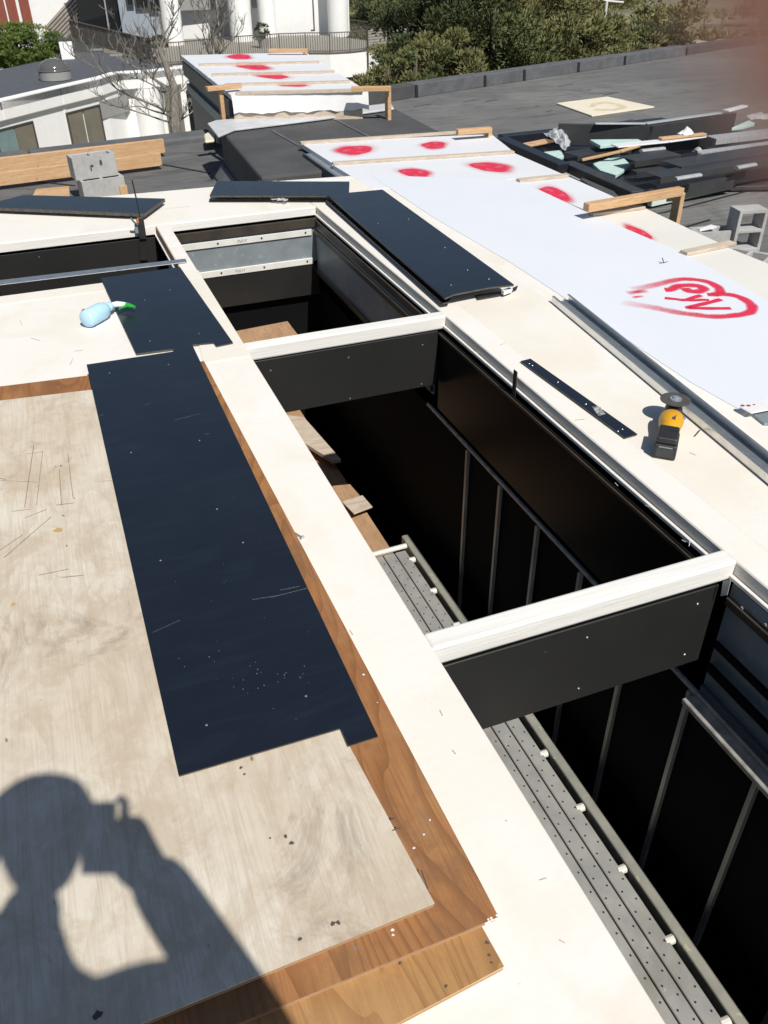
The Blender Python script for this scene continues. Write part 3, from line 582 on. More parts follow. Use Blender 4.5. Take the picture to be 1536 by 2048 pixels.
# ------------------------------------------------------------------ concrete blocks
def cmu(label, c, ax, ay, az, W_=.19):
    """hollow two-core block; az is the direction of the cores"""
    L_, H_ = .39, .19; ax, ay, az = V(ax).normalized(), V(ay).normalized(), V(az).normalized(); c = V(c); t = .032
    g = G()
    def at(u, v, w_): return c+ax*u+ay*v+az*w_
    outer = [(-L_/2, -W_/2), (L_/2, -W_/2), (L_/2, W_/2), (-L_/2, W_/2)]
    cores = [(-L_/2+t, -t*.4-.0), (t*.4, L_/2-t)]
    xs_ = [-L_/2, -L_/2+t, -t/2, t/2, L_/2-t, L_/2]; ys_ = [-W_/2, -W_/2+t, W_/2-t, W_/2]
    for k in (-1, 1):
        vs = [at(x, y, k*H_/2) for y in ys_ for x in xs_]; fs = []
        for j in range(3):
            for i in range(5):
                if j == 1 and i in (1, 3): continue
                f = (j*6+i, j*6+i+1, (j+1)*6+i+1, (j+1)*6+i); fs.append(f if k > 0 else f[::-1])
        g.add(vs, fs)
    for i in range(4):
        (x0, y0), (x1, y1) = outer[i], outer[(i+1) % 4]; g.quad(at(x0, y0, -H_/2), at(x1, y1, -H_/2), at(x1, y1, H_/2), at(x0, y0, H_/2))
    for i in (1, 3):
        r = [(xs_[i], ys_[1]), (xs_[i+1], ys_[1]), (xs_[i+1], ys_[2]), (xs_[i], ys_[2])]
        for k in range(4):
            (x0, y0), (x1, y1) = r[k], r[(k+1) % 4]; g.quad(at(x0, y0, -H_/2), at(x0, y0, H_/2), at(x1, y1, H_/2), at(x1, y1, -H_/2))
    o = mesh_obj('concrete_block', g, M['cmu']); me = o.data
    b = o.modifiers.new('weld', 'WELD'); b.merge_threshold = .0005
    b = o.modifiers.new('bevel', 'BEVEL'); b.width = .006; b.segments = 2; b.limit_method = 'ANGLE'
    return tag(o, label, 'concrete block', 'concrete blocks on the roofs')
# left stack, seen from its smooth side
bx = P(190, 389, ZL+.13); yaw = math.radians(10)
ux = V((math.cos(yaw), math.sin(yaw), 0)); uy = V((-math.sin(yaw), math.cos(yaw), 0))
cl = V((.50, 8.52, ZL+.1))
cmu('lower concrete block of the stack beside the timber planks', cl, ux, uy, (0, 0, 1))
bt = cmu('upper concrete block with black smudges on top of the stack beside the timber planks', cl+V((-.04, .06, .192)), ux, uy, (0, 0, 1))
g = G()
for dx, dz, r1, r2 in ((.055, .030, .014, .026), (-.030, .012, .017, .012), (-.042, -.012, .007, .022)):
    c = cl+V((-.04, .06, .192))+ux*dx-uy*.0966+V((0, 0, dz)); g.add([c+ux*math.cos(k*.785)*r1+V((0, 0, 1))*math.sin(k*.785)*r2 for k in range(8)], [tuple(range(8))])
mesh_obj('black_smudge', g, M['ink'], bt, kind='stuff')
# right: one on end, one lying in front, one lying behind
fx = V((.978, -.208, 0)); fn = V((-.208, -.978, 0)); UZ = V((0, 0, 1))
cmu('concrete block standing on end with both cores facing the camera', P(1490, 457, ZR+.196), UZ, fx, fn, .29)
q0, q1 = P(1462, 493, ZR+.19), P(1534, 506, ZR+.19); qd = (q1-q0).normalized(); qn = V((-qd.y, qd.x, 0))
cmu('concrete block lying flat in front of the upright block, cores up', P(1494, 509, ZR+.19)-UZ*.095, qd, qn, UZ, .29)
cmu('concrete block lying in shadow behind the upright block', P(1420, 478, ZR+.1), fx, fn, UZ, .19)

# ------------------------------------------------------------------ left timber planks and scraps
def plank(label, a, b, th, ht, z):
    p, q = P(*a, z), P(*b, z); g = G(); g.bar(p, q, th, ht*.88); o = mesh_obj('timber_plank', g, M['lumber'], bevel=.004); return tag(o, label, 'plank', 'timber planks by the parapet')
plank('upper timber plank leaning on the parapet behind the concrete blocks', (-300, 366), (328, 291), .045, .16, ZL+.11)
plank('lower timber plank on the roof in front of the longer one', (-300, 395), (322, 318), .045, .14, ZL+.10)
g = px_slab([(72, 378), (138, 372), (140, 400), (60, 402)], ZL+.03, .02); tag(mesh_obj('plywood_scrap', g, M['lumber']), 'yellow plywood scrap on the grey roof left of the concrete blocks', 'board')
p = P(246, 372, ZL+.16); g = G(); g.frame(p-V((.035, 0, .0)), V((.07, .01, 0)), V((0, .04, 0)), V((0, 0, -.30))); tag(mesh_obj('timber_offcut', g, M['lumber'], bevel=.003), 'short upright timber offcut at the right end of the concrete blocks', 'board')
g = px_slab([(408, 268), (420, 262), (432, 268), (428, 280), (410, 282)], ZL+.12, .03); tag(mesh_obj('foam_scrap', g, M['cream'], bevel=.01), 'small cream foam scrap at the end of the left parapet', 'scrap')

# ================================================================== things on the deck
# three plywood sheets
Z3 = .06
def ply(label, pts, zt, mm, edge):
    poly = px_poly(pts, zt); t = thing('plywood_sheet', label, 'plywood sheet', V((poly[0].x, poly[0].y, zt-.019)), 'plywood sheets piled on the deck')
    g = G(); g.prism(poly, .003); mesh_obj('face_veneer', g, mm, t)
    for k in range(3):
        cc = sum(poly, V())/len(poly); ins = .0015 if k % 2 else .004
        pl = [p+(cc-p).normalized()*ins+V((0, 0, -.003-.0053*k-.0002)) for p in poly]
        g = G(); g.prism(pl, .0050); mesh_obj('ply_layer', g, M['ply_edge'] if k != 1 else M['ply_dark'], t)
    return t, poly
p_bot, _ = ply('bottom plywood sheet of the pile, only its orange near end showing', [(1008, 1932), (950, 1828), (-500, 2150), (-300, 2600), (300, 2310)], .0205, M['ply_golden'], None)
p_mid, _ = ply('orange plywood sheet in the middle of the pile with a worn corner', [(997, 1833), (960, 1762), (408, 722), (-700, 860), (-700, 2500), (300, 2118)], .040, M['ply_orange'], None)
p_top, poly_top = ply('weathered grey plywood sheet on top of the pile', [(869, 1806), (680, 1457), (420, 800), (410, 776), (330, 762), (-700, 884), (-700, 2500), (300, 2040)], .0595, M['ply_grey'], None)
zq = .0600
def marks(lines, parent, wd, z=zq, mm='pencil'):
    g = G()
    for (x0, y0, x1, y1) in lines:
        a, b = P(x0, y0, z), P(x1, y1, z); g.bar(a, b, wd*random.uniform(.6, 1.2), .0006)
    return mesh_obj('pencil_mark', g, M[mm], parent, kind='stuff')
qx = lambda L_: [tuple((x*.4167, 640+y*.4167)[i] if False else v for i, v in enumerate((x0*.4167, 640+y0*.4167, x1*.4167, 640+y1*.4167))) for x0, y0, x1, y1 in L_ for x, y in ((0, 0),)]
marks(qx([(162, 600, 118, 900), (205, 630, 175, 890), (0, 770, 180, 778), (130, 642, 205, 632), (325, 640, 350, 850), (285, 720, 295, 890), (270, 888, 355, 878), (60, 918, 145, 908), (120, 950, 225, 908), (0, 1105, 110, 1030), (20, 1140, 245, 945), (480, 775, 540, 770), (0, 760, 30, 765), (185, 1225, 330, 1195), (300, 1235, 400, 1225)]), p_top, .0022)
def blots(L_, parent, mm, z=zq):
    g = G()
    for x, y, r in L_:
        r *= .72; ph = random.uniform(0, 6); c = P(x, y, z+.0006); n_ = 14
        g.add([c+V((math.cos(k*6.283/n_)*r*(1+.3*math.sin(2*k*6.283/n_+ph)+.15*math.sin(5*k*6.283/n_)), math.sin(k*6.283/n_)*r*(1+.3*math.cos(3*k*6.283/n_+ph)), 0)) for k in range(n_)], [tuple(range(n_))])
    return mesh_obj('stain', g, M[mm], parent, kind='stuff')
blots([(571, 1672, .006), (583, 1686, .006), (540, 1676, .003), (666, 1847, .006), (676, 1845, .006), (482, 1535, .005), (489, 1548, .004), (600, 1878, .005), (195, 2030, .010)], p_top, 'ink')
for x0, y0, x1, y1 in ((779, 1640, 789, 1636), (785, 1661, 800, 1655), (843, 1740, 846, 1752), (846, 1752, 852, 1766), (851, 1766, 856, 1778)):
    marks([(x0, y0, x1, y1)], p_top, .004, zq+.0002, 'ink')
blots([(116, 1060, .016), (27, 1208, .008), (148, 996, .006)], p_top, 'amber')
blots([(727, 1349, .0045), (848, 1669, .003), (828, 1696, .0035), (785, 1860, .004), (786, 1870, .003), (755, 1405, .002), (830, 1760, .002), (860, 1640, .003)], p_mid, 'chip_paint', .0402)
blots([(974, 1885, .005), (978, 1910, .004), (892, 1972, .004), (800, 1926, .004), (983, 1925, .003)], p_bot, 'ink', .0208)
g = G()
for i in range(14):
    a = P(972+i*1.9, 1846-i*.9, .030); g.lathe(a+V((0, 0, random.uniform(-.006, .004))), (0, 0, 1), [(0, .002), (.004, random.uniform(.003, .005)), (.007, .002)], 7)
mesh_obj('paint_splash', g, M['chip_paint'], p_mid, smooth=True)

# scuffs and pencil ticks on the painted deck
g = G()
for x0, y0, x1, y1 in ((62, 676, 80, 681), (150, 702, 166, 700), (140, 730, 146, 716), (40, 640, 44, 650), (310, 420, 380, 412), (470, 372, 486, 371), (700, 1260, 706, 1270), (905, 1500, 912, 1508), (1012, 1640, 1014, 1643), (1080, 1760, 1094, 1756), (1150, 840, 1170, 838), (1380, 905, 1392, 910), (1290, 1010, 1300, 1014), (940, 700, 960, 706), (1000, 690, 1010, 686), (1230, 965, 1236, 972), (1120, 1880, 1130, 1886), (880, 1420, 886, 1432)):
    g.bar(P(x0, y0, .0022), P(x1, y1, .0022), .0022, .0004)
mesh_obj('scuff', g, M['lumber_pale'], deck, kind='stuff')
# black composite panels
def panel(label, pts, zt, th=.006, screws=(), mm='black_panel', edge='panel_core', tilt=None, holes=()):
    poly = px_poly(pts, zt) if tilt is None else [P(x, y, z) for (x, y), z in zip(pts, tilt)]
    c = sum(poly, V())/len(poly)
    t = thing('black_panel', label, 'panel', c-V((0, 0, th)), 'black panels lying about the roof')
    g = G(); g.prism(poly, .0012); mesh_obj('face_skin', g, M[mm], t)
    g = G(); g.prism([p+(c-p).normalized()*.001-V((0, 0, .0014)) for p in poly], th-.0014); mesh_obj('core', g, M[edge], t)
    if screws:
        for x, y in screws:
            p = P(x, y, zt+.0003); q = G(); q.lathe(p, (0, 0, 1), [(0, .0032), (.0015, .002)], 8); mesh_obj('screw', q, M['screw'], t)
    return t
bp_ = panel('largest black panel, notched at both ends, lying on the plywood pile', [(173, 729), (346, 703), (347, 694), (384, 688), (400, 722), (756, 1472), (696, 1491), (681, 1456), (358, 1551)], .069, .006,
      [(413, 1450), (612, 1392), (321, 1121), (486, 1085), (262, 905), (399, 881), (219, 746), (337, 729), (434, 1018)])
g = G()
for x0, y0, x1, y1 in ((505, 1199, 560, 1190), (540, 1195, 615, 1176), (305, 1265, 360, 1240), (350, 840, 400, 827), (200, 831, 208, 829), (410, 868, 420, 867), (560, 1180, 600, 1172), (290, 810, 300, 806)):
    g.bar(P(x0, y0, .0695), P(x1, y1, .0695), .0006, .0003)
for k in range(26):
    x, y = random.gauss(500, 70), random.gauss(1360, 25); r = random.uniform(.0004, .0011); g.cbox(P(x, y, .0696), (r*2, r*2, .0008))
for k in range(26):
    x = random.uniform(250, 640); y = random.uniform(760, 1480)
    if 173+(y-729)*.24 < x < 395+(y-700)*.45: g.cbox(P(x, y, .0696), (.001, .001, .0006))
mesh_obj('scratch', g, M['galv'], bp_, kind='stuff')
panel('medium black panel with a notched end under the spray bottle nozzle', [(201, 556), (360, 534), (466, 685), (432, 692), (427, 685), (384, 689), (350, 697), (272, 707)], .012, .010, [(300, 682), (398, 667), (340, 580), (290, 600)])
# strip of bare steel by the left opening
g = px_slab([(-60, 567), (371, 517), (374, 524), (-60, 577)], .009, .004); tag(mesh_obj('steel_strip', g, M['galv'], bevel=.001), 'long thin steel strip along the left opening behind the black panel', 'metal strip')
panel('black panel lying across the far deck left of the clamp, pointed at the right', [(46, 390), (330, 397), (289, 427), (0, 415), (-40, 412)], .045, .022)
panel('narrow black panel on the far deck near the top of the far bay', [(434, 362), (699, 363), (698, 388), (660, 391), (419, 391)], .055, .012)
panel('black panel underneath the narrow one on the far deck', [(430, 385), (640, 382), (655, 397), (418, 399)], .012, .010)
panel('long black panel leaning on the rim between the far bay and the white sheets', [(655, 389), (765, 379), (1028, 569), (980, 574), (908, 588), (890, 596), (780, 500)], .065, .010, [(756, 447), (817, 438), (890, 495), (935, 540), (978, 558), (902, 570)])
panel('black panel below the long one, its left edge showing beside the white rim', [(652, 400), (672, 398), (912, 585), (905, 590), (898, 604), (885, 606)], .030, .008)
g = G(); g.prism(px_poly([(950, 590), (1010, 581), (1028, 574), (1036, 570), (1033, 578), (1012, 588), (955, 598)], .010), .008); tag(mesh_obj('bent_trim', g, M['tool_black'], bevel=.002), 'bent black trim curling out under the end of the long panel', 'trim')
g = G(); g.prism(px_poly([(1003, 580), (1026, 572), (1024, 577), (1008, 583)], .036), .02); tag(mesh_obj('white_spacer', g, M['white_plastic']), 'white spacer under the near corner of the long panel', 'spacer')
# crumpled clear plastic
def crumple(label, pts, z, h, mm='clear_wrap', n=9, name='plastic_scrap'):
    a, b, c, d = px_poly(pts, z); rnd = random.Random(len(label)); vs = []
    for j in range(n):
        for i in range(n):
            u, v = i/(n-1), j/(n-1); p = a.lerp(b, u).lerp(d.lerp(c, u), v); e = math.sin(math.pi*u)*math.sin(math.pi*v)
            vs.append(p+V((rnd.uniform(-.012, .012), rnd.uniform(-.012, .012), .004+(rnd.uniform(.2, 1)*h)*(.25+.75*e))))
    g = G(); g.add(vs, [(j*n+i, j*n+i+1, (j+1)*n+i+1, (j+1)*n+i) for j in range(n-1) for i in range(n-1)]); return tag(mesh_obj(name, g, M[mm]), label, 'plastic')
crumple('crumpled clear plastic in front of the narrow black panel on the far deck', [(533, 391), (582, 390), (576, 405), (545, 402)], .02, .03)
# metal stud channel
a, b = P(1120, 603, .002), P(1600, 998, .002); d = (b-a).normalized(); sd = V((d.y, -d.x, 0)); L_ = (b-a).length
ch = thing('steel_stud', 'long galvanised steel stud with punched slots lying open along the deck', 'steel stud', a)
W, HH = .095, .030; left = -sd*W*.5
def chp(t, s_, z): return a+d*t-sd*(W/2)+sd*s_+V((0, 0, z+.001))
g = G(); cuts = [(.40, .49), (.99, 1.08), (1.57, 1.66), (2.15, 2.24)]; t0 = 0
for c0, c1 in cuts+[(L_, L_)]:
    g.frame(chp(t0, 0, 0), d*(c0-t0), sd*W, V((0, 0, .0015)))
    if c1 > c0:
        g.frame(chp(c0, 0, 0), d*(c1-c0), sd*.054, V((0, 0, .0015))); g.frame(chp(c0, W-.010, 0), d*(c1-c0), sd*.010, V((0, 0, .0015)))
    t0 = c1
mesh_obj('web', g, M['galv'], ch)
for s0, dirn in ((0, 1), (W-.0015, -1)):
    g = G(); g.frame(chp(0, s0, .0016), d*L_, sd*.0015, V((0, 0, HH))); mesh_obj('flange', g, M['galv_bounce'], ch)
    g = G(); g.frame(chp(0, s0 if dirn > 0 else s0-.0105, HH+.0018), d*L_, sd*.012, V((0, 0, .0015))); mesh_obj('lip', g, M['galv'], ch)
# thin black strip with a sticker
st = panel('narrow black strip with screws and a grey sticker on the deck', [(1041, 722), (1061, 717), (1275, 868), (1250, 875)], .010, .006, [(1059, 727), (1065, 731), (1116, 764), (1172, 808), (1245, 858), (1236, 862)])
g = G(); g.prism(px_poly([(1184, 813), (1200, 813), (1211, 828), (1197, 832)], .0106), .0004); mesh_obj('sticker', g, M['sticker'], st)
# small upright black strip in the gap of the rim
p = P(1019, 777, -.03); g = G(); g.frame(V((1.683, p.y, -.16)), V((.004, 0, 0)), V((0, .028, 0)), V((0, 0, .20))); tag(mesh_obj('upright_strip', g, M['tool_black']), 'short black strip standing up against the right rim of the middle bay', 'strip')
# screws and nails
for (x0, y0, x1, y1, hd), lab in (((590, 1066, 604, 1075, 1), 'loose steel bolt beside the orange plywood edge'), ((1390, 872, 1401, 859, 0), 'loose nail on the deck right of the grinder')):
    a, b = P(x0, y0, .006), P(x1, y1, .006); g = G(); g.tube([a, b], .003 if hd else .002, 7)
    if hd: g.lathe(b, (b-a), [(0, .008), (.004, .008)], 8)
    tag(mesh_obj('bolt' if hd else 'nail', g, M['screw'] if hd else M['ink']), lab, 'bolt' if hd else 'nail')
# plastic wrapped offcut at the right edge
g = px_slab([(1478, 812), (1536, 796), (1620, 790), (1620, 832), (1560, 815), (1503, 826)], .03, .006); o = mesh_obj('wrapped_offcut', g, M['wrap'], bevel=.003); tag(o, 'white wrapped offcut with red printing at the right edge behind the steel stud', 'offcut')
g = px_slab([(1503, 826), (1540, 818), (1620, 808), (1620, 850), (1529, 846)], .012, .010); mesh_obj('grey_underside', g, M['galv_dull'], o)
g = G()
for x, y, r in ((1485, 811, .010), (1497, 811, .010), (1508, 809, .006)): g.add([P(x, y, .0305)+V((math.cos(k*.9)*r, math.sin(k*.9)*r*.8, 0)) for k in range(7)], [tuple(range(7))])
mesh_obj('printed_mark', g, M['red_mark'], o)

# ------------------------------------------------------------------ spray bottle
bA, bB = P(180, 632, .045), P(222, 608, .040); ax = (bB-bA).normalized(); L_ = .165
bA = P(170, 640, .045); ax = (P(232, 606, .045)-bA).normalized()
sb = thing('spray_bottle', 'translucent blue spray bottle with a white and green trigger lying on its side', 'spray bottle', (bA.x, bA.y, 0))
g = G(); g.lathe(bA, ax, [(0, .004), (.002, .030), (.008, .039), (.02, .043), (.10, .043), (.125, .042), (.15, .034), (.165, .022), (.172, .018)], 24); mesh_obj('body', g, M['bottle'], sb, smooth=True)
g = G(); g.lathe(bA+V((0, 0, -.016))+ax*.006, ax, [(0, .004), (.004, .022), (.012, .0285), (.10, .0285), (.13, .024), (.14, .01)], 20); mesh_obj('liquid', g, M['liquid'], sb, smooth=True)
g = G(); g.lathe(bA+ax*.170, ax, [(0, .021), (.003, .0225), (.022, .0225), (.026, .018)], 20); mesh_obj('collar', g, M['bottle'], sb, smooth=True)
sx = V((ax.y, -ax.x, 0)); hd = (ax+sx*.55).normalized()
h0 = bA+ax*.19; g = G(); g.tube([h0, h0+ax*.02+sx*.004, h0+ax*.035+sx*.016, h0+ax*.04+sx*.045, h0+ax*.042+sx*.07], [.014, .014, .0155, .0145, .013], 12); mesh_obj('head', g, M['white_plastic'], sb, smooth=True)
h1 = h0+ax*.042+sx*.068; g = G(); g.tube([h1, h1+sx*.02-ax*.001, h1+sx*.04-ax*.004, h1+sx*.052-ax*.005], [.014, .0125, .009, .008], 10); mesh_obj('nozzle', g, M['green_plastic'], sb, smooth=True)
g = G(); g.tube([h1+sx*.004-ax*.008, h1+sx*.002-ax*.026, h1-sx*.004-ax*.045, h1-sx*.002-ax*.055], [.007, .0065, .005, .004], 8); mesh_obj('trigger', g, M['green_plastic'], sb, smooth=True)
g = G(); q = bA+ax*.03-sx*.03+V((0, 0, .032)); g.bar(q-ax*.006, q+ax*.012+V((0, 0, .004)), .008, .002); mesh_obj('red_label', g, M['red_mark'], sb)

# ------------------------------------------------------------------ cordless angle grinder
DC = P(1351, 799, .092); b0 = P(1326, 920, 0); gd = V((DC.x-b0.x, DC.y-b0.y, 0)); GL = gd.length; gd.normalize(); gs = V((gd.y, -gd.x, 0)); up = V((0, 0, 1)); go = b0
gr = thing('angle_grinder', 'yellow and black cordless angle grinder resting on the deck with its disc up', 'angle grinder', go)
g = G(); g.frame(go-gs*.040+up*.001, gs*.080, gd*.118, up*.058); bat = mesh_obj('battery', g, M['tool_black'], gr, bevel=.007, seg=3)
g = G(); g.frame(go-gs*.036+gd*.006+up*.0592, gs*.072, gd*.105, up*.026); foot_ = mesh_obj('battery_mount', g, M['tool_black'], gr, bevel=.008, seg=3)
g = G(); g.frame(go-gs*.030-gd*.0022+up*.012, gs*.060, gd*.002, up*.034); mesh_obj('battery_plate', g, M['charcoal'], bat, bevel=.001)
g = G(); g.frame(go-gs*.024-gd*.0026+up*.050, gs*.048, gd*.0026, up*.004); mesh_obj('latch', g, M['galv_dull'], bat)
g = G()
for k in range(6): g.frame(go-gs*(.028-.0105*k)+up*.0855+gd*.065, gs*.006, gd*.026, up*.002)
mesh_obj('vent', g, M['hole'], foot_, kind='stuff')
hs = go+gd*.116+up*.052; tl_ = (gd*.999-up*.03).normalized(); tu = gs.cross(tl_); tu = tu if tu.z > 0 else -tu; HLn = GL-.116-.058
g = G(); g.lathe(hs, tl_, [(0, .029), (.006, .034), (HLn*.25, .037), (HLn*.5, .043), (HLn*.75, .046), (HLn*.93, .043), (HLn, .036)], 22, (gs, (1.0, .82))); hb = mesh_obj('housing', g, M['yellow'], gr, smooth=True)
g = G(); g.frame(hs+tl_*HLn*.35+tu*.0305+gs*.002, gs*.012, tl_*.055, tu*.004); mesh_obj('label_plate', g, M['ink'], hb)
g = G(); g.prism([hs+tl_*.015-gs*.024+tu*.020, hs+tl_*.070-gs*.016+tu*.0335, hs+tl_*.062-gs*.032+tu*.022], .006, up=tu); mesh_obj('badge', g, M['orange'], hb)
g = G(); q = hs+tl_*HLn; g.lathe(q, gd, [(-.004, .034), (.012, .035), (.06, .034), (.09, .030), (.105, .016)], 20, (gs, (1, .8))); mesh_obj('gear_head', g, M['tool_black'], gr, smooth=True)
g = G(); g.lathe(V((DC.x, DC.y, .066)), up, [(0, .022), (.012, .020), (.018, .012), (.026, .012)], 16); mesh_obj('spindle', g, M['galv_dull'], gr, smooth=True)
g = G(); g.lathe(DC-up*.0015, up, [(0, .057), (.003, .0572), (.0034, .050)], 40); dk = mesh_obj('cutting_disc', g, M['disc'], gr)
g = G(); g.lathe(DC+up*.002, up, [(0, .023), (.004, .022), (.005, .013), (.010, .011), (.011, .004)], 24); mesh_obj('disc_nut', g, M['galv_dull'], dk)
g = G(); g.tube([q+gs*.034-gd*.01+up*.01, q+gs*.046-gd*.02+up*.012], .007, 8); mesh_obj('lock_lever', g, M['galv'], gr)
g = G(); g.frame(hs+tl_*.02-up*.045-gs*.012, gs*.024, tl_*.09, up*.014); mesh_obj('paddle', g, M['tool_black'], gr, bevel=.004)

# ------------------------------------------------------------------ clamp on the left opening
c0 = PY(284, 470, 5.66)
bc = thing('bar_clamp', 'black bar clamp with an upright bar hooked over the edge of the left opening', 'clamp', (c0.x, 5.66, -.12))
def cy(x, y, yy=5.655): return PY(x, y, yy)
g = G(); g.tube([cy(284, 478), cy(279, 430, 5.66), cy(272, 395, 5.665), cy(264, 360, 5.67)], [.005, .005, .0045, .004], 6); mesh_obj('bar', g, M['navy_metal'], bc)
g = G(); g.bar(cy(286, 478), cy(279, 434), .045, .03, up=(0, 1, 0)); mesh_obj('jaw', g, M['tool_black'], bc, bevel=.005)
g = G(); g.bar(cy(276, 447, 5.64), cy(275, 437, 5.64), .010, .014, up=(0, 1, 0)); mesh_obj('pad', g, M['orange'], bc, bevel=.003)
g = G(); g.tube([cy(275, 450, 5.64), cy(268, 444, 5.62), cy(262, 437, 5.60)], .006, 6); mesh_obj('handle', g, M['galv_dull'], bc)
g = G(); g.bar(cy(274, 466, 5.65), cy(272, 447, 5.65), .02, .012, up=(0, 1, 0)); mesh_obj('hook', g, M['galv_dull'], bc)
g = G(); g.bar(cy(285, 478, 5.665), cy(288, 520, 5.665), .05, .012, up=(0, 1, 0)); mesh_obj('lower_jaw', g, M['black_clad'], bc)

# ================================================================== scrap pile on the right roof
zf = -.20; ZOFF = -.62; KS = 1.32
def beam(name, label, cat, pts, z, wd, ht, mm, grp=None, bevel=.004):
    t = []
    w_ = px_poly(pts, z) if not isinstance(z, (list, tuple)) else [P(x, y, zz) for (x, y), zz in zip(pts, z)]
    g = G()
    for p, q in zip(w_, w_[1:]): g.bar(p, q, wd*KS, ht*KS)
    o = mesh_obj(name, g, mm, bevel=bevel); return tag(o, label, cat, grp)
fr = thing('metal_curb_frame', 'navy black metal curb frame on the right roof holding the scrap pile', 'metal frame', P(1000, 300, -.42))
for nm, a, b, z, mm in (('left_rail', (1002, 275), (1128, 329), zf, 'navy_metal'), ('back_rail', (1002, 272), (1330, 238), zf, 'navy_metal')):
    p, q = P(*a, z), P(*b, z); g = G(); g.bar(p+V((0, 0, -.09)), q+V((0, 0, -.09)), .17, .20); mesh_obj('rail', g, M[mm], fr, bevel=.006)
p, q = P(1136, 323, zf-.01), P(1276, 383, zf-.02); g = G(); g.bar(p+V((0, 0, -.06)), q+V((0, 0, -.06)), .17, .13); mesh_obj('rail', g, M['charcoal'], fr, bevel=.006)
p, q = P(1122, 335, zf-.06), P(1262, 402, zf-.10); g = G(); g.bar(p+V((0, 0, -.04)), q+V((0, 0, -.04)), .03, .012); mesh_obj('silver_edge', g, M['silver_back'], fr); g = G(); g.bar(p+V((-.02, 0, -.12)), q+V((-.02, 0, -.12)), .03, .12); mesh_obj('lower_board', g, M['lumber_pale'], fr)
def flashing(label, a, b, za, zb_, w1, h1, mm, side=1, name='metal_flashing', inner=None, th=.004):
    p, q = P(*a, za), P(*b, zb_); d = (q-p); s_ = V((d.y, -d.x, 0)).normalized()*side
    w1 *= KS; h1 *= KS
    t = thing(name, label, 'flashing', p, 'scrap metal flashings on the right roof')
    g = G(); g.frame(p, d, s_*w1, V((0, 0, th))); mesh_obj('top_leg', g, inner or mm, t, bevel=.001)
    g = G(); g.frame(p+s_*w1, d, s_*th, V((0, 0, -h1))); mesh_obj('face_leg', g, mm, t, bevel=.001)
    return t
C_, Sv = M['charcoal'], M['silver_back']
flashing('long black flashing across the back of the scrap pile, silver along its top', (1117, 247), (1300, 250), -.03, -.02, .05, .19, C_, 1, inner=C_)
flashing('black flashing continuing behind the pile to the right', (1296, 251), (1464, 224), -.02, -.02, .06, .20, C_, 1, inner=C_)
beam('silver_strip', 'thin silver strip lying on the back flashing', 'strip', [(1190, 247), (1290, 247), (1440, 226)], .0, .07, .012, Sv)
beam('white_strip', 'short white strip behind the right end of the back flashing', 'strip', [(1452, 222), (1490, 212)], .0, .07, .02, M['wrap'])
flashing('wide silver backed flashing at the right of the pile', (1412, 272), (1560, 255), -.08, -.06, .16, .05, Sv, 1)
flashing('long silver strip with a black face below the wide silver flashing', (1384, 303), (1560, 280), -.10, -.08, .08, .04, Sv, 1)
flashing('broad charcoal flashing in the middle of the scrap pile', (1322, 322), (1580, 283), -.11, -.09, .26, .06, C_, 1)
flashing('charcoal flashing with a ragged left end in the pile', (1240, 313), (1330, 300), -.12, -.11, .22, .05, C_, 1)
flashing('broad black sheet over the front of the scrap pile', (1290, 345), (1580, 300), -.13, -.11, .20, .05, C_, 1)
flashing('dark flashing at the front edge of the scrap pile', (1292, 380), (1460, 349), -.24, -.22, .06, .11, C_, 1)
flashing('small charcoal flashing tucked under the broad sheets at left', (1262, 340), (1345, 330), -.18, -.17, .09, .05, C_, 1)
flashing('dark flashing lying on the foam behind the frame corner', (1128, 305), (1230, 288), -.20, -.19, .20, .04, C_, 1)
flashing('long black flashing behind the white strip in the pile', (1255, 295), (1420, 268), -.13, -.12, .06, .10, M['navy_metal'], 1)
flashing('black flashing along the front of the pile below the broad sheets', (1300, 368), (1580, 320), -.20, -.18, .08, .10, M['navy_metal'], 1)
beam('white_strip', 'long white film strip crossing the scrap pile', 'strip', [(1229, 292), (1330, 282), (1408, 271)], -.09, .13, .012, M['wrap'])
beam('wood_strip', 'thin pale wood strip poking from the middle of the scrap pile', 'wood strip', [(1164, 320), (1240, 303), (1290, 288)], [-.22, -.12, -.10], .04, .02, M['lumber'])
beam('wood_strip', 'thin wood strip behind the white film strip in the pile', 'wood strip', [(1320, 277), (1410, 268)], -.06, .06, .02, M['lumber'])
beam('wood_strip', 'long wood strip along the front edge of the scrap pile', 'wood strip', [(1285, 398), (1466, 361)], -.33, .05, .03, M['lumber'])
beam('foam_strip', 'long pale mint foam strip at the front edge of the scrap pile', 'foam board', [(1300, 405), (1466, 369)], -.36, .05, .06, M['foam_white'])
for pts, z, lab in (([(1180, 279), (1275, 278), (1283, 281), (1201, 291)], -.10, 'mint foam board at the back of the scrap pile'), ([(1186, 327), (1240, 308), (1262, 330), (1232, 350), (1200, 340)], -.24, 'broken mint foam board in front of the frame corner'),
                    ([(1085, 304), (1122, 300), (1128, 312), (1112, 316)], -.22, 'mint foam scrap inside the left corner of the frame'), ([(1464, 255), (1498, 240), (1510, 246), (1488, 252)], -.02, 'mint foam triangle at the far right of the pile'), ([(1262, 385), (1285, 380), (1285, 395), (1275, 395)], -.30, 'small mint foam block at the front end of the frame')):
    o = mesh_obj('foam_board', px_slab(pts, z, .04), M['foam'], bevel=.004); tag(o, lab, 'foam board', 'mint foam scraps in the pile')
beam('scrap_board', 'tan board lying inside the left corner of the metal frame', 'board', [(1050, 291), (1100, 281)], -.24, .12, .02, M['lumber'])
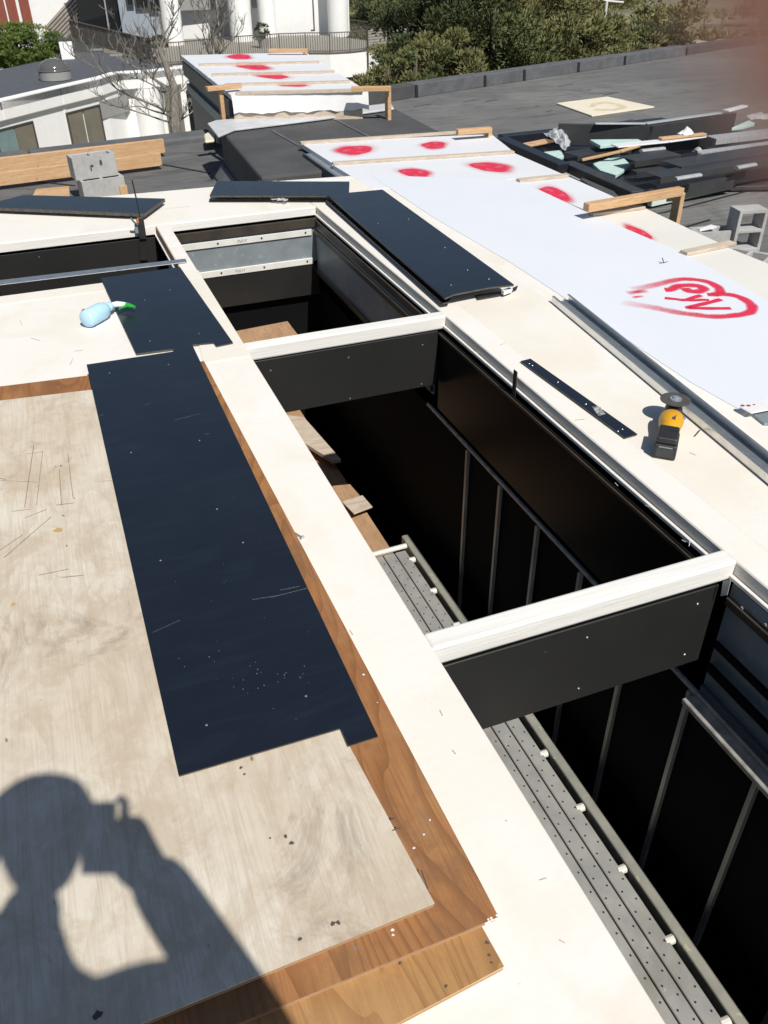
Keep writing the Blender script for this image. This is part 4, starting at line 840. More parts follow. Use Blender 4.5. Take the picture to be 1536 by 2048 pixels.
g = px_slab([(1040, 285), (1120, 262), (1330, 262), (1580, 262), (1600, 330), (1290, 382), (1130, 318)], -.30, .03); tag(mesh_obj('dark_sheet', g, M['navy_metal']), 'dark sheet metal bed under the whole scrap pile', 'sheet metal')
crumple('crumpled white plastic at the end of the back flashing in the frame', [(1088, 272), (1118, 258), (1142, 288), (1130, 304)], -.20, .14, 'clear_wrap', 10)
crumple('crumpled white plastic at the right end of the scrap pile', [(1492, 232), (1536, 230), (1545, 240), (1500, 242)], -.05, .08, 'clear_wrap', 8)
crumple('white plastic peak behind the wood strip in the pile', [(1352, 272), (1370, 262), (1388, 268), (1380, 273)], -.06, .10, 'wrap', 7)
for pts, lab in (([(1350, 358), (1400, 350)], 'rolled silver offcut at the front of the scrap pile'), ([(1472, 336), (1510, 329)], 'rolled silver offcut to the right at the front of the pile'), ([(1282, 302), (1328, 297)], 'silver folded offcut at the back left of the pile')):
    p, q = P(*pts[0], -.10), P(*pts[1], -.10); g = G(); g.lathe(p, q-p, [(0, .028), ((q-p).length, .028), ((q-p).length+.01, .018)], 14, ((0, 0, 1), (.75, 1.4))); tag(mesh_obj('silver_offcut', g, Sv, smooth=False, bevel=.004), lab, 'offcut', 'rolled silver offcuts')
p = P(1392, 305, -.08); g = G(); g.lathe(p, V((1, .3, .2)), [(0, .03), (.02, .05), (.05, .05), (.06, .02)], 10); tag(mesh_obj('foil_scrap', g, Sv), 'twisted foil scrap at the left end of the silver strip', 'scrap')
g = px_slab([(1160, 357), (1200, 350), (1240, 395), (1225, 400)], -.28, .02); tag(mesh_obj('membrane_scrap', g, M['membrane_dark'], bevel=.006), 'scrap of dark membrane draped over the frame rail', 'membrane')
g = px_slab([(1460, 352), (1536, 335), (1620, 330), (1620, 370), (1462, 373)], -.36, .05); tag(mesh_obj('charcoal_board', g, C_, bevel=.004), 'charcoal board on the roof at the right end of the foam strip', 'board')
ZOFF = 0.0; KS = 1.0
# cream board
cb_ = thing('cream_board', 'square cream board with a brown water stain lying on the right roof', 'board', P(1212, 212, ZR))
g = px_slab([(1113, 206), (1215, 193), (1309, 213), (1184, 231)], ZR+.025, .02); mesh_obj('board', g, M['cream'], cb_, bevel=.003)
g = G(); n_ = 40; vs = []
for j, r in enumerate((.62, 1.0)):
    for i in range(n_):
        t = i*6.2832/n_; k = r*(1+.08*math.sin(3*t+j)+.05*math.sin(7*t)); vs.append(P(1213+38*k*math.cos(t), 213+9*k*math.sin(t), ZR+.0258))
g.add(vs, [(i, (i+1) % n_, n_+(i+1) % n_, n_+i) for i in range(n_) if not 14 < i < 19]); mesh_obj('water_stain', g, M['cream_stain'], cb_)
# white slab standing in for the rear block's sunlit top edge
g = px_slab([(1398, 457), (1422, 449), (1434, 452), (1400, 459)], ZR+.22, .02); tag(mesh_obj('lit_block_edge', g, M['white_plastic']), 'white strip standing in for the sunlit top edge of the rear concrete block', 'lath')

# ================================================================== neighbour house
ZN = -4.7
def NZ(px, py, z=ZN): return P(px, py, z)
def wall(g, pts, z0, z1, th):
    """upright wall along ground points"""
    for p, q in zip(pts, pts[1:]):
        d = V((q.x-p.x, q.y-p.y, 0)); n_ = V((-d.y, d.x, 0)).normalized()*th
        g.frame(V((p.x, p.y, z0)), d, n_, V((0, 0, z1-z0)))
nb = thing('neighbour_house', 'white modern stucco house with rounded towers and a curved balcony behind the roof', 'house', NZ(232, 147)+V((0, 0, -4.5)))
# low wing roof
rp = [NZ(-300, 275), NZ(-120, 229), NZ(0, 203), NZ(120, 175), NZ(200, 157), NZ(232, 147), NZ(300, 143), NZ(362, 136), NZ(330, 126), NZ(240, 108), NZ(180, 101), NZ(123, 112), NZ(0, 138), NZ(-300, 200)]
g = G(); g.prism([p+V((0, 0, -.03)) for p in rp], .3); mesh_obj('low_roof', g, M['low_roof'], nb)
edge = rp[:8]
g = G(); wall(g, [p for p in edge], ZN-.78, ZN+.06, .35)
mesh_obj('fascia', g, M['stucco'], nb, bevel=.04, seg=2)
# wall and towers below the fascia
fw = CF.copy(); fw.z = 0; fw.normalize(); rt = V((fw.y, -fw.x, 0))
def back(p, k): return V((p.x, p.y, 0))+fw*k
ED = sorted(((px, math.hypot(NZ(px, py).x, NZ(px, py).y)) for px, py in ((-300, 275), (-120, 229), (0, 203), (120, 175), (200, 157), (232, 147), (300, 143), (362, 136), (420, 132))))
def de(px):
    for (x0, d0), (x1, d1) in zip(ED, ED[1:]):
        if px <= x1: return d0+(d1-d0)*(px-x0)/(x1-x0)
    return ED[-1][1]
def onwall(px, py, k):
    v = ray(px, py)
    for p, q in zip(edge, edge[1:]):
        p2, q2 = back(p, .45-k), back(q, .45-k); e = q2-p2; den = v.x*e.y-v.y*e.x
        t = (p2.x*e.y-p2.y*e.x)/den; u = (p2.x*v.y-p2.y*v.x)/den
        if t > 0 and -.02 <= u <= 1.02: return V((0, 0, HCAM))+v*t
    return PD(px, py, de(px))
d1 = de(232)
wl = [back(p, .45) for p in edge]; g = G(); wall(g, wl, -9.5, ZN-.4, .3); mesh_obj('lower_wall', g, M['stucco'], nb)
def tower(px, py, dist, r, z0, z1, mm='stucco', name='tower'):
    p = PD(px, py, dist); g = G(); g.lathe((p.x, p.y, z0), (0, 0, 1), [(0, r), (z1-z0, r)], 36); return mesh_obj(name, g, M[mm], nb, smooth=False)
def smooth_tower(o):
    for p_ in o.data.polygons:
        if len(p_.vertices) == 4: p_.use_smooth = True
smooth_tower(tower(122, 260, de(122)+.55, .52, -9.5, ZN-.8)); smooth_tower(tower(300, 240, de(300)+.6, .72, -9.5, ZN-.8))
def win_on(px0, py0, px1, py1, dist, mm, frame=.06, parent=None, split=None):
    a, b = (onwall(px0, py1, dist), onwall(px1, py1, dist)) if dist < 1 else (PD(px0, py1, dist), PD(px1, py1, dist))
    zt_ = (onwall(px1, py0, dist) if dist < 1 else PD((px0+px1)/2, py0, dist)).z; zb_ = b.z
    d = V((b.x-a.x, b.y-a.y, 0)); n_ = V((d.y, -d.x, 0)).normalized()
    fr_ = G(); o = V((a.x, a.y, zb_)); H_ = zt_-zb_
    fr_.frame(o, d.normalized()*frame, n_*.08, V((0, 0, H_))); fr_.frame(o+d-d.normalized()*frame, d.normalized()*frame, n_*.08, V((0, 0, H_)))
    fr_.frame(o+d.normalized()*frame, d-d.normalized()*2*frame, n_*.08, V((0, 0, frame))); fr_.frame(o+V((0, 0, H_-frame))+d.normalized()*frame, d-d.normalized()*2*frame, n_*.08, V((0, 0, frame)))
    w_ = mesh_obj('window', fr_, M['frame_dark'], parent or nb)
    n2 = split or [(0, 1, mm)]
    for s0, s1, m2 in n2:
        g = G(); g.frame(o+d*(s0+.01)+V((0, 0, .02)), d*(s1-s0-.02), n_*.04, V((0, 0, H_-.04))); mesh_obj('pane', g, M[m2], w_)
def fpanel(px0, px1, py0, py1, k, mm, name):
    a, b = onwall(px0, py1, k), onwall(px1, py1, k); zt_ = onwall(px1, py0, k).z; dd = V((b.x-a.x, b.y-a.y, 0)); g = G(); g.frame(V((a.x, a.y, a.z)), dd, V((dd.y, -dd.x, 0)).normalized()*.05, V((0, 0, zt_-a.z))); return mesh_obj(name, g, M[mm], nb)
win_on(4, 236, 84, 330, .10, None, split=[(0, .5, 'glass_teal'), (.5, 1, 'glass_taupe')])
win_on(146, 204, 214, 300, .10, None, split=[(0, .47, 'glass_taupe'), (.5, 1, 'glass_taupe')])
fpanel(204, 262, 188, 238, .06, 'stucco_grey', 'grey_panel'); fpanel(314, 345, 183, 222, .06, 'stucco_grey', 'grey_panel'); fpanel(340, 372, 180, 275, .08, 'glass_taupe', 'brown_door')  # grey panels carry the recess shade in their colour
# balcony slab with curved end
ZB = -5.0
bo = [P(305, 132, ZB), P(362, 128, ZB), P(480, 115, ZB), P(560, 109, ZB), P(612, 107, ZB), P(660, 107, ZB), P(700, 105, ZB), P(735, 101, ZB), P(757, 95, ZB), P(764, 90, ZB), P(752, 84, ZB), P(700, 76, ZB), P(640, 70, ZB), P(500, 72, ZB), P(330, 80, ZB), P(240, 92, ZB)]
g = G(); g.prism(bo, .05); mesh_obj('balcony_floor', g, M['paving'], nb)
oe = bo[:11]
g = G(); wall(g, [p+V((0, 0, 0)) for p in oe], ZB-1.35, ZB-.06, .25); mesh_obj('balcony_fascia', g, M['stucco'], nb)
g = G(); wall(g, [p for p in oe], ZB-.055, ZB+.02, .3); mesh_obj('balcony_coping', g, M['rail_metal'], nb)
def railing(pts, z, h, step, parent, posts=14):
    rr_ = G(); bb = G(); L_ = 0; path = [V((p.x, p.y, z)) for p in pts]
    for p, q in zip(path, path[1:]):
        rr_.bar(p+V((0, 0, h)), q+V((0, 0, h)), .06, .05); rr_.bar(p+V((0, 0, .10)), q+V((0, 0, .10)), .04, .04)
        n_ = max(1, int((q-p).length/step))
        for i in range(n_):
            c = p.lerp(q, i/n_); bb.bar(c+V((0, 0, .10)), c+V((0, 0, h)), .028, .028, up=(1, 0, 0)) if (i % posts) else rr_.bar(c, c+V((0, 0, h)), .06, .06, up=(1, 0, 0))
    o = mesh_obj('railing', rr_, M['rail_metal'], parent); mesh_obj('baluster', bb, M['rail_metal'], o, kind='stuff')
railing([p+fw*.1 for p in oe], ZB+.02, 1.07, .14, nb)
railing([P(752, 84, ZB), P(700, 76, ZB)], ZB+.02, 1.07, .14, nb)
# long solid-looking balustrade on the low wing
ra, rb = P(146, 82, ZN), P(309, 129, ZN)
railing([ra, rb], ZN+.05, 1.15, .085, nb)
g = G(); wall(g, [P(150, 79, ZN), P(316, 126, ZN)], ZN-.02, ZN+.28, .15); mesh_obj('kerb', g, M['canopy'], nb)
for k in (.38, .62):
    p = ra.lerp(rb, k)-fw*.8+V((0, 0, .05)); g = G(); g.bar(p-rt*.35, p+rt*.35, .12, .10); mesh_obj('roof_drain', g, M['stucco_grey'], nb)
# upper storey
db = math.hypot(P(490, 95, ZB).x, P(490, 95, ZB).y)
def vbox(px0, px1, py_base, dist, z0, z1, th, mm, name):
    a, b = PD(px0, py_base, dist), PD(px1, py_base, dist); d = V((b.x-a.x, b.y-a.y, 0)); n_ = V((-d.y, d.x, 0)).normalized()
    g = G(); g.frame(V((a.x, a.y, z0)), d, n_*th, V((0, 0, z1-z0))); return mesh_obj(name, g, M[mm], nb)
dU = math.hypot(P(500, 78, ZB).x, P(500, 78, ZB).y)
vbox(362, 700, 85, dU+3.0, ZB-.2, 2.5, .4, 'stucco', 'upper_wall')
for px, py, r, dd in ((345, 60, .66, -2.0), (483, 60, .72, -1.0), (535, 50, .60, 1.2), (676, 45, .72, 1.6)): smooth_tower(tower(px, py, dU+dd, r, ZB-.1, 2.5))
vbox(440, 462, 85, dU+1.0, ZB-.1, 2.5, .3, 'stucco_grey', 'shaded_recess')  # flat box, the recess shade painted as grey
vbox(250, 326, 92, dU-3.0, ZB-.1, 2.5, .3, 'stucco_shade', 'shaded_wall')
vbox(368, 445, 85, dU+2.2, PD(400, 20, dU+2.2).z, 2.5, .2, 'stucco_grey', 'grey_panel'); vbox(506, 520, 85, dU+2.2, PD(510, 16, dU+2.2).z, 2.5, .2, 'stucco_grey', 'grey_panel')
win_on(549, -40, 630, 62, dU+2.9, 'glass_taupe', frame=.10)
win_on(254, -30, 268, 12, dU-3.15, 'glass_dark'); win_on(272, -30, 299, 17, dU-3.15, 'glass_dark'); win_on(301, -30, 322, 23, dU-3.15, 'glass_dark')
vbox(165, 262, 72, dU-2.6, ZN, 2.5, .3, 'glass_dark', 'dark_void_panel')  # near-black sheet standing in for the dark void by the canopy
g = G(); g.bar(PD(207, -10, dU-2.9), PD(219, 66, dU-2.9), .09, .09, up=(1, 0, 0)); mesh_obj('mullion', g, M['stucco_grey'], nb)
vbox(200, 340, 96, dU-3.6, ZN, ZN+.12, 2.0, 'paving', 'terrace_floor')
# far wing with red shutters and canopy
dF = dU+2.0
vbox(-120, 200, 62, dF, ZN-3, 3, .4, 'stucco', 'far_wall')
for k, (x0, x1, x2, x3) in enumerate(((-8, 12, 0, 20), (16, 34, 24, 43), (38, 57, 50, 69))):
    a, b = PD(x2, 58, dF-.35), PD(x3, 58, dF-.35); zt_ = 1.5
    d = V((b.x-a.x, b.y-a.y, 0)); g = G(); g.frame(a, d, V((d.y, -d.x, 0)).normalized()*.12, V((0, 0, zt_-a.z))); sh = mesh_obj('shutter', g, M['shutter'], nb)
vbox(-60, 74, 63, dF-.5, PD(30, 64, dF-.5).z, PD(30, 59, dF-.5).z, .5, 'stucco', 'shutter_sill')
# seamed canopy
ca = [PD(87, 56, dF-.6), PD(132, 76, dF-2.4), PD(205, 0, dF-2.4), PD(140, -3, dF-.6)]
up_ = (ca[1]-ca[0]).cross(ca[3]-ca[0]).normalized(); up_ = up_ if up_.z > 0 else -up_
g = G(); g.prism(ca, .12, up=up_); cn = mesh_obj('canopy_roof', g, M['canopy'], nb)
for k in range(1, 7):
    p, q = ca[0].lerp(ca[1], k/7), ca[3].lerp(ca[2], k/7); g = G(); g.bar(p+up_*.03, q+up_*.03, .04, .07, up=up_); mesh_obj('seam', g, M['rail_metal'], cn)
vbox(122, 148, 108, d1+7, ZN-.3, PD(135, 86, d1+7).z, .8, 'stucco', 'chimney')
# skylight dome on the low roof
dm = NZ(112, 158); sk = G(); r = .75
ds = thing('skylight_dome', 'smoked round skylight dome on the slate grey low roof', 'skylight', dm)
g = G(); g.lathe(dm, (0, 0, 1), [(0, r*1.02), (.34, r*1.02), (.36, r)], 28); mesh_obj('curb', g, M['stucco_grey'], ds)
g = G(); g.lathe(dm+V((0, 0, .36)), (0, 0, 1), [(0, r*1.0), (.04, r*1.06), (.05, r*.98)]+[(.05+.5*math.sin(t*.157), r*.98*math.cos(t*.157)) for t in range(1, 10)], 28); mesh_obj('dome', g, M['dome'], ds, smooth=True)

# ================================================================== ground, sand, fence, mast
g = G(); g.add([(-500, -500, -9.5), (700, -500, -9.5), (700, 700, -9.5), (-500, 700, -9.5)], [(0, 1, 2, 3)]); struct('ground', g, M['ground'])
g = G(); c = PD(1365, 74, 60); c.z = -5.4; vs = []; n_ = 28
for j, (r, h) in enumerate(((1, 0), (.8, .5), (.5, 1.1), (.2, 1.4))):
    for i in range(n_):
        t = i*6.2832/n_; vs.append(V((c.x, c.y, -9.4))+rt*math.cos(t)*16*r*(1+.1*math.sin(3*t+j))+fw*math.sin(t)*12*r+V((0, 0, h*3.4+.2*math.sin(5*t))))
g.add(vs, [(j*n_+i, j*n_+(i+1) % n_, (j+1)*n_+(i+1) % n_, (j+1)*n_+i) for j in range(3) for i in range(n_)]+[tuple(range(3*n_, 4*n_))]); struct('sand_dune', g, M['sand'], smooth=True)
fe = thing('slat_fence', 'grey weathered wooden fence of horizontal slats behind the balcony', 'fence', PD(800, 90, 46))
fa, fb_ = PD(735, 92, 45), PD(990, 62, 52)
fa.z = PD(760, 90, 45).z; zt0 = PD(760, 57, 45).z; H_ = zt0-fa.z; dz_ = PD(990, 60, 52).z-fa.z
for k in range(6):
    z = H_*(k+.3)/6; g = G(); g.bar(V((fa.x, fa.y, fa.z+z)), V((fb_.x, fb_.y, fa.z+dz_+z)), .05, H_/6*.72); mesh_obj('slat', g, M['fence'], fe)
for k in range(8):
    p = V((fa.x, fa.y, fa.z)).lerp(V((fb_.x, fb_.y, fa.z+dz_)), k/7); g = G(); g.bar(p+V((0, 0, -3))-fw*.06, p+V((0, 0, H_+.05))-fw*.06, .09, .07, up=(1, 0, 0)); mesh_obj('post', g, M['frame_dark'], fe)
ms = thing('white_mast', 'thin white mast with a crossarm rising from the trees', 'mast', PD(1207, 62, 40))
g = G(); g.tube([PD(1207, 64, 40)+V((0, 0, -3)), PD(1207, 64, 40), PD(1214, 2, 40)], .05, 7); mesh_obj('pole', g, M['mast'], ms)
g = G(); g.tube([PD(1196, -4, 40), PD(1214, 2, 40), PD(1247, 5, 40)], .04, 7); mesh_obj('crossarm', g, M['mast'], ms)

# ------------------------------------------------------------------ vegetation
def clumps(rnd, centre, rad, n, size, up=.6, tuft=5):
    """needle tufts spread through a lumpy volume"""
    g = G(); subs = []
    for k in range(max(9, n//(330 if tuft == 5 else 170))):
        t, p = rnd.uniform(0, 6.283), rnd.uniform(-1, 1); s_ = math.sqrt(1-p*p); r = rnd.uniform(.30, 1.0)
        subs.append((centre+V((rad.x*s_*math.cos(t)*r, rad.y*s_*math.sin(t)*r, rad.z*p*r)), rnd.uniform(.13, .30)))
    vs = []; fs = []
    for i in range(n):
        c, k = rnd.choice(subs); d = V((rnd.gauss(0, 1), rnd.gauss(0, 1), rnd.gauss(0, 1))); d.normalize(); rr_ = rnd.random()**.4
        p = c+V((d.x*rad.x*k*rr_, d.y*rad.y*k*rr_, d.z*rad.z*k*rr_*.8))
        dirn = (d+V((rnd.uniform(-.6, .6), rnd.uniform(-.6, .6), up+rnd.uniform(-.3, .5)))).normalized(); sd = dirn.orthogonal().normalized(); sd = (sd*math.cos(i)+dirn.cross(sd)*math.sin(i))
        L_ = size*rnd.uniform(.6, 1.4); b = len(vs); w_ = L_*.2
        vs += [p, p+dirn*L_*.5+sd*w_, p+dirn*L_, p+dirn*L_*.5-sd*w_]; fs.append((b, b+1, b+2, b+3))
    g.add(vs, fs); return g, subs
def pine(name, label, px, py, dist, rx, rz, n, mm, size=.30, grp='pine trees behind the right roof', zg=-9.5, seed=0):
    rnd = random.Random(seed*31+int(px)); c = PD(px, py, dist); t = thing(name, label, 'tree', (c.x, c.y, zg), grp)
    g, subs = clumps(rnd, c, V((rx, rx*.9, rz)), int(n*7), size*.46); mesh_obj('crown', g, M[mm], t)
    g = G(); g.tube([V((c.x, c.y, zg)), V((c.x+.2, c.y, (zg+c.z)/2)), c, c+V((.1, .2, rz*.8))], [.24, .18, .11, .03], 7)
    for s_, k in subs[:22]: st_ = c+V((0, 0, min(0, s_.z-c.z)-.4)); g.tube([st_, st_.lerp(s_, .55)+V((0, 0, .1)), s_], [.06, .035, .012], 5)
    mesh_obj('trunk', g, M['bark_pine'], t); return t
PT = [(775, 188, 20, .85, .6, 1500, 'pine_olive', .17, 'low olive pine in front of the balcony end'), (830, 178, 22, 1.2, .9, 2200, 'pine', .19, 'rounded green pine just beyond the near parapet corner'),
      (905, 60, 26, 2.1, 1.9, 5200, 'pine_dark', .24, 'tall dark pine in the middle of the row, darkest of all'), (985, 95, 25, 1.6, 1.4, 3600, 'pine', .22, 'green pine right of the tall dark pine'),
      (1060, 70, 27, 1.9, 1.5, 4200, 'pine_olive', .24, 'olive pine with its crown above the parapet middle'), (1130, 95, 27, 1.7, .9, 3000, 'pine_olive', .22, 'low olive pine left of the white mast'),
      (1215, 92, 31, 1.9, .75, 2600, 'pine_olive', .22, 'low olive scrub pine under the white mast'), (1000, -10, 38, 3.0, 1.8, 3600, 'pine_olive', .30, 'distant olive pine above the row centre'),
      (880, 142, 23, 1.3, .8, 2300, 'pine_olive', .20, 'bushy pine against the parapet below the dark pine'), (790, 28, 72, 4.0, 1.7, 4200, 'pine_dark', .36, 'dark pine mass beyond the balcony railing'), (860, 12, 66, 4.2, 1.5, 4200, 'pine', .38, 'green pine behind the slat fence'),
      (1290, 75, 33, 1.4, .6, 1500, 'pine_dark', .22, 'last small pine of the row beside the sand'), (1110, 0, 60, 5, 1.2, 3600, 'pine_olive', .42, 'far olive pine behind the mast'), (850, 118, 34, 2.0, .8, 2400, 'pine_olive', .24, 'olive pine below the slat fence')]
for i, (px, py, ds_, rx, rz, n, mm, sz, lab) in enumerate(PT): pine('pine_tree', lab, px, py, ds_, rx, rz, n, mm, sz, seed=i)
# scrub far behind as one mass
rnd = random.Random(5); g = G()
for k in range(90):
    c = PD(rnd.uniform(690, 1700), 0, rnd.uniform(62, 130)); c.z = -8.6+rnd.uniform(0, 1.5); gg, _ = clumps(rnd, c, V((rnd.uniform(2, 4), 3, rnd.uniform(.9, 1.8))), 420, .6); g.add(gg.v, gg.f)
o = mesh_obj('far_scrub', g, M['pine_olive'], kind='stuff'); o['label'] = 'far olive scrub beyond the pines'; o['category'] = 'scrub'
# green shrub at the left
rnd = random.Random(9); c = NZ(50, 100, -4.6); ss = thing('green_shrub', 'dense bright green shrub behind the low roof at the left edge', 'shrub', (c.x, c.y, -9.5))
g, subs = clumps(rnd, PD(40, 98, d1+9.0), V((2.7, 2.0, 1.15)), 26000, .15); mesh_obj('foliage', g, M['bush'], ss)
g = G()
for s_, k in subs[:20]: g.tube([V((c.x, c.y, -9.5)), V((c.x, c.y, -6)).lerp(s_, .4), s_], [.08, .05, .01], 5)
mesh_obj('stem', g, M['bark'], ss)
# bare trees
def bare(label, base, top, rad, seed, tips, zbase):
    rnd = random.Random(seed); t = thing('bare_tree', label, 'tree', (base.x, base.y, zbase), 'bare trees in front of the house')
    g = G(); nbr = G()
    mid = base.lerp(top, .5)+rt*.15; path = [V((base.x, base.y, zbase)), base, mid, top]; g.tube(path, [rad*1.2, rad, rad*.7, rad*.35], 8); mesh_obj('trunk', g, M['bark'], t)
    def grow(p, d, L_, r, lev):
        pts = [p]; q = p
        for i in range(4):
            d = (d+V((rnd.uniform(-.25, .25), rnd.uniform(-.25, .25), rnd.uniform(-.05, .25)))).normalized(); q = q+d*L_/4; pts.append(q)
        nbr.tube(pts, [max(.006, r*(1-.17*i)) for i in range(5)], 5 if lev < 2 else 3)
        if lev < 3:
            for i in range(3 if lev else 5):
                k = rnd.randint(1, 4); sd = V((rnd.uniform(-1, 1), rnd.uniform(-1, 1), rnd.uniform(-.1, .8))).normalized(); grow(pts[k], (d*.7+sd*.8).normalized(), L_*rnd.uniform(.35, .62), r*.5, lev+1)
    for (px, py, k) in tips:
        st_ = path[1].lerp(top, k); dist_ = math.hypot(st_.x, st_.y); e = PD(px, py, dist_+rnd.uniform(-.8, .8)); grow(st_, (e-st_).normalized(), (e-st_).length, rad*.21, 0)
    mesh_obj('branches', nbr, M['bark'], t); return t
dT = 21.0
bare('bare tree with a forked trunk in front of the left wing of the house', PD(350, 250, dT), PD(318, 95, dT+.3), .125, 3, [(165, 175, .15), (205, 100, .45), (285, 25, .9), (330, 30, .95), (250, 200, .1), (225, 140, .5), (390, 195, .35), (290, 165, .4), (345, 60, .9), (270, 235, .02), (395, 240, .05)], -9.5)
dT2 = 27.0
bare('bare tree with upright twigs in front of the balcony', PD(425, 150, dT2), PD(425, 60, dT2), .11, 8, [(405, 20, .6), (465, 5, .8), (440, -20, 1), (380, 60, .3), (478, 60, .3), (450, 40, .7), (395, 45, .2), (470, 95, .1)], -9.5)
# potted plants on the balcony
for (px, py), lab in (((527, 96), 'bushy plant in a pot behind the balcony railing'), ((322, 118), 'reddish plant in a pot at the corner of the balcony')):
    p = P(px, py, ZB); t = thing('potted_plant', lab, 'plant', p, 'potted plants on the balcony'); g = G(); g.lathe(p, (0, 0, 1), [(0, .25), (.45, .34), (.5, .34)], 12); mesh_obj('pot', g, M['terracotta'], t)
    g, _ = clumps(random.Random(px), p+V((0, 0, .85)), V((.5, .5, .45)), 500, .16); mesh_obj('foliage', g, M['pine_dark'], t)

# ================================================================== the photographer (casts the shadow; one fingertip covers the lens corner)
U = V((.993, .117, 0)); UP = V((0, 0, 1))
def man(u, dy, dz): return V((u, dy, HCAM+dz))
def skinmesh(name, verts, edges, mat_, parent, sub=2, root=0):
    me = bpy.data.meshes.new(name); off = V(parent['_o']); me.from_pydata([V(v[0])-off for v in verts], edges, []); o = bpy.data.objects.new(name, me); COL.objects.link(o); o.parent = parent
    me.materials.append(mat_); md = o.modifiers.new('skin', 'SKIN'); md.use_smooth_shade = True
    for i, v in enumerate(verts):
        r = v[1] if hasattr(v[1], '__len__') else (v[1], v[1]); me.skin_vertices[0].data[i].radius = r
        me.skin_vertices[0].data[i].use_root = (i == root)
    s_ = o.modifiers.new('sub', 'SUBSURF'); s_.levels = sub; s_.render_levels = sub; return o
ps = thing('person', 'photographer in a cap whose shadow falls on the plywood and whose fingertip blurs one corner', 'person', (-.2, -.42, 0))
hand = V((.0, 0, HCAM))-CF*.030+CR*.035-UP*.03
sh_r, sh_l = man(.035, -.37, -.085), man(-.40, -.38, -.10); elb = man(.172, -.36, -.34); wri = man(.032, -.070, -.105); hood = man(-.175, -.235, .085); neck = man(-.245, -.35, -.085); head = man(-.128, -.175, .195)
pel = man(-.16, -.44, -.68); ch_ = man(-.14, -.40, -.24)
foot = lambda s_: (man(-.17+s_*.11, -.44, -.75), man(-.17+s_*.12, -.40, -1.10), man(-.17+s_*.12, -.47, -1.52))
V_ = [(pel, (.13, .10)), (ch_, (.14, .10)), (neck, .066), (head+V((-.015, -.02, -.10)), .068), (sh_r, .062), (elb, .043), (wri, .036), (hand, .036), (sh_l, .06), (man(-.40, -.32, -.08), .043), (man(-.27, -.19, .13), .03), (man(-.225, -.15, .20), .042)]
E_ = [(0, 1), (1, 2), (2, 3), (2, 4), (4, 5), (5, 6), (6, 7), (2, 8), (8, 9), (9, 10), (10, 11)]
V_.append((man(-.032, -.050, -.095), .032)); E_.append((6, 12))
for s_ in (-1, 1):
    a, b, c = foot(s_); n_ = len(V_); V_ += [(a, .085), (b, .055), (c+V((0, 0, .08)), .04), (c+V((0, .14, .03)), .03)]; E_ += [(0, n_), (n_, n_+1), (n_+1, n_+2), (n_+2, n_+3)]
skinmesh('body', V_, E_, M['skin'], ps, 2)
g = G(); hx = CF.copy(); hx.z = -.2; hx.normalize()
prof = [(-.125, .02), (-.115, .05), (-.08, .068), (-.03, .080), (.02, .086), (.06, .082), (.095, .06), (.115, .025)]
g.lathe(head, (UP+hx*.12).normalized(), prof, 22, (hx, (1.14, 1))); hd_ = mesh_obj('head', g, M['skin'], ps, smooth=True)
g = G(); g.lathe(head+V((0, 0, .025)), (UP+hx*.10).normalized(), [(0, .094), (.03, .100), (.06, .094), (.09, .07), (.105, .03), (.108, .005)], 24, (hx, (1.12, 1.12))); cp = mesh_obj('cap', g, M['jacket'], ps, smooth=True)
g = G(); a = head+hx*.085+V((0, 0, .035)); sx_ = hx.cross(UP).normalized(); g.prism([a-sx_*.075-hx*.02, a+sx_*.075-hx*.02, a+sx_*.05+hx*.035, a-sx_*.05+hx*.035], .006); mesh_obj('brim', g, M['jacket'], cp, bevel=.003)
for k in (-1, 1):
    g = G(); g.lathe(head+hx*.083+sx_*.032*k+V((0, 0, .0)), hx, [(0, .013), (.008, .010), (.012, .004)], 10); mesh_obj('eye', g, M['white_plastic'], hd_, smooth=True)
    g = G(); g.lathe(head+sx_*.084*k, sx_*k, [(0, .026), (.012, .030), (.016, .02)], 12, (UP, (1.2, .7))); mesh_obj('ear', g, M['skin'], hd_, smooth=True)
g = G(); g.tube([head+hx*.085+V((0, 0, .0)), head+hx*.115+V((0, 0, -.035))], [.008, .015], 8); mesh_obj('nose', g, M['skin'], hd_, smooth=True)
g = G(); g.tube([head+hx*.086-sx_*.022+V((0, 0, -.065)), head+hx*.094+V((0, 0, -.066)), head+hx*.086+sx_*.022+V((0, 0, -.065))], .006, 6); mesh_obj('mouth', g, M['red_mark'], hd_, smooth=True)
skinmesh('jacket', [(pel+V((0, 0, .02)), (.165, .13)), (ch_, (.175, .13)), (neck+V((.0, 0, -.02)), .085), (sh_r, .075), (elb, .066), (wri, .060), (sh_l, .078), (man(-.40, -.32, -.06), .085), (man(-.30, -.22, .10), .078), (hood, .094)], [(0, 1), (1, 2), (2, 3), (3, 4), (4, 5), (2, 6), (6, 7), (7, 8), (2, 9)], M['jacket'], ps, 2)
tv = [(pel+V((0, 0, -.02)), (.16, .125))]; te = []
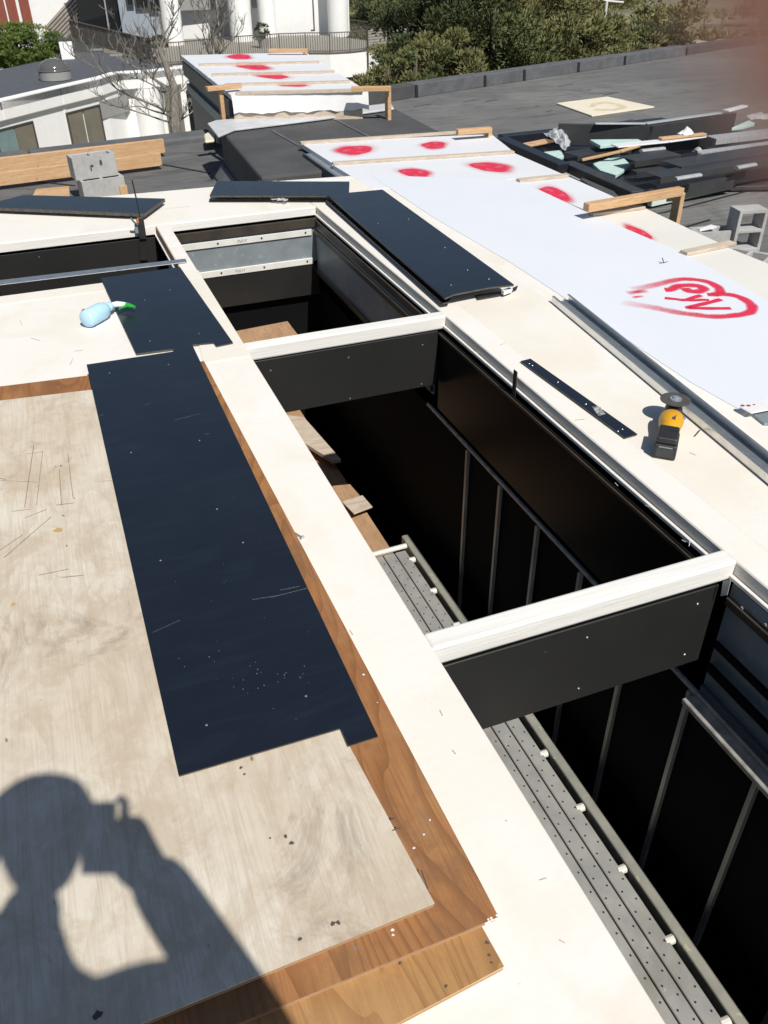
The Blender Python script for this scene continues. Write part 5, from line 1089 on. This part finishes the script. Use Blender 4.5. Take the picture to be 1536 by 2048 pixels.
for s_ in (-1, 1):
    a, b, c = foot(s_); n_ = len(tv); tv += [(a, .10), (b, .075), (c+V((0, 0, .12)), .07)]; te += [(0, n_), (n_, n_+1), (n_+1, n_+2)]
skinmesh('trousers', tv, te, M['trouser'], ps, 2)
for s_ in (-1, 1):
    a, b, c = foot(s_); skinmesh('boot', [(c+V((0, 0, .12)), .055), (c+V((0, .0, .045)), .052), (c+V((0, .10, .04)), (.05, .036)), (c+V((0, .18, .036)), (.042, .03))], [(0, 1), (1, 2), (2, 3)], M['boot'], ps, 2)
# phone: lens sits at its upper right corner as held
cp_ = V((0, 0, HCAM)); g = G(); o0 = cp_-CF*.0025+CR*.010-CD*.010
g.frame(o0, -CR*.072, CD*.145, -CF*.0075); tag(mesh_obj('phone', g, M['phone'], bevel=.004, seg=3), 'black phone held up by the photographer', 'phone')
# fingers of the right hand round the phone; the index tip strays in front of the lens
def finger(pts, r): g = G(); g.tube(pts, r, 14); return g
base = hand
fi = lambda a, b, c: cp_+CR*a+CD*b+CF*c
for k, (dy, L_) in enumerate(((.035, .048), (.056, .050), (.077, .046), (.097, .036))):
    pts = [base+CD*(dy*.5), fi(.018, dy, -.012), fi(.014, dy, .003-.004), fi(.004-L_*.3, dy+.004, .004-.002), fi(-L_*.55, dy+.008, .003)]
    g = G(); g.tube(pts, [.010, .0095, .009, .008, .006], 12); f_ = mesh_obj('finger', g, M['skin'], ps, smooth=True)
pts = [base, fi(.028, .015, -.014), fi(.0265, -.002, -.003), fi(.0195, -.0095, .0065), fi(.0123, -.0102, .0088), fi(.0096, -.0104, .0090), fi(.0073, -.0106, .0090), fi(.0054, -.0108, .0090), fi(.0043, -.0109, .0090)]
g = G(); g.tube(pts, [.010, .0095, .009, .0082, .0080, .0076, .0072, .0054, .002], 20); mesh_obj('finger', g, M['skin'], ps, smooth=True)
g = G(); g.tube([base, fi(.0, .05, -.020), fi(-.02, .03, -.020), fi(-.03, .02, -.019)], [.012, .011, .010, .007], 12); mesh_obj('thumb', g, M['skin'], ps, smooth=True)

for o in bpy.data.objects:
    if '_o' in o: del o['_o']
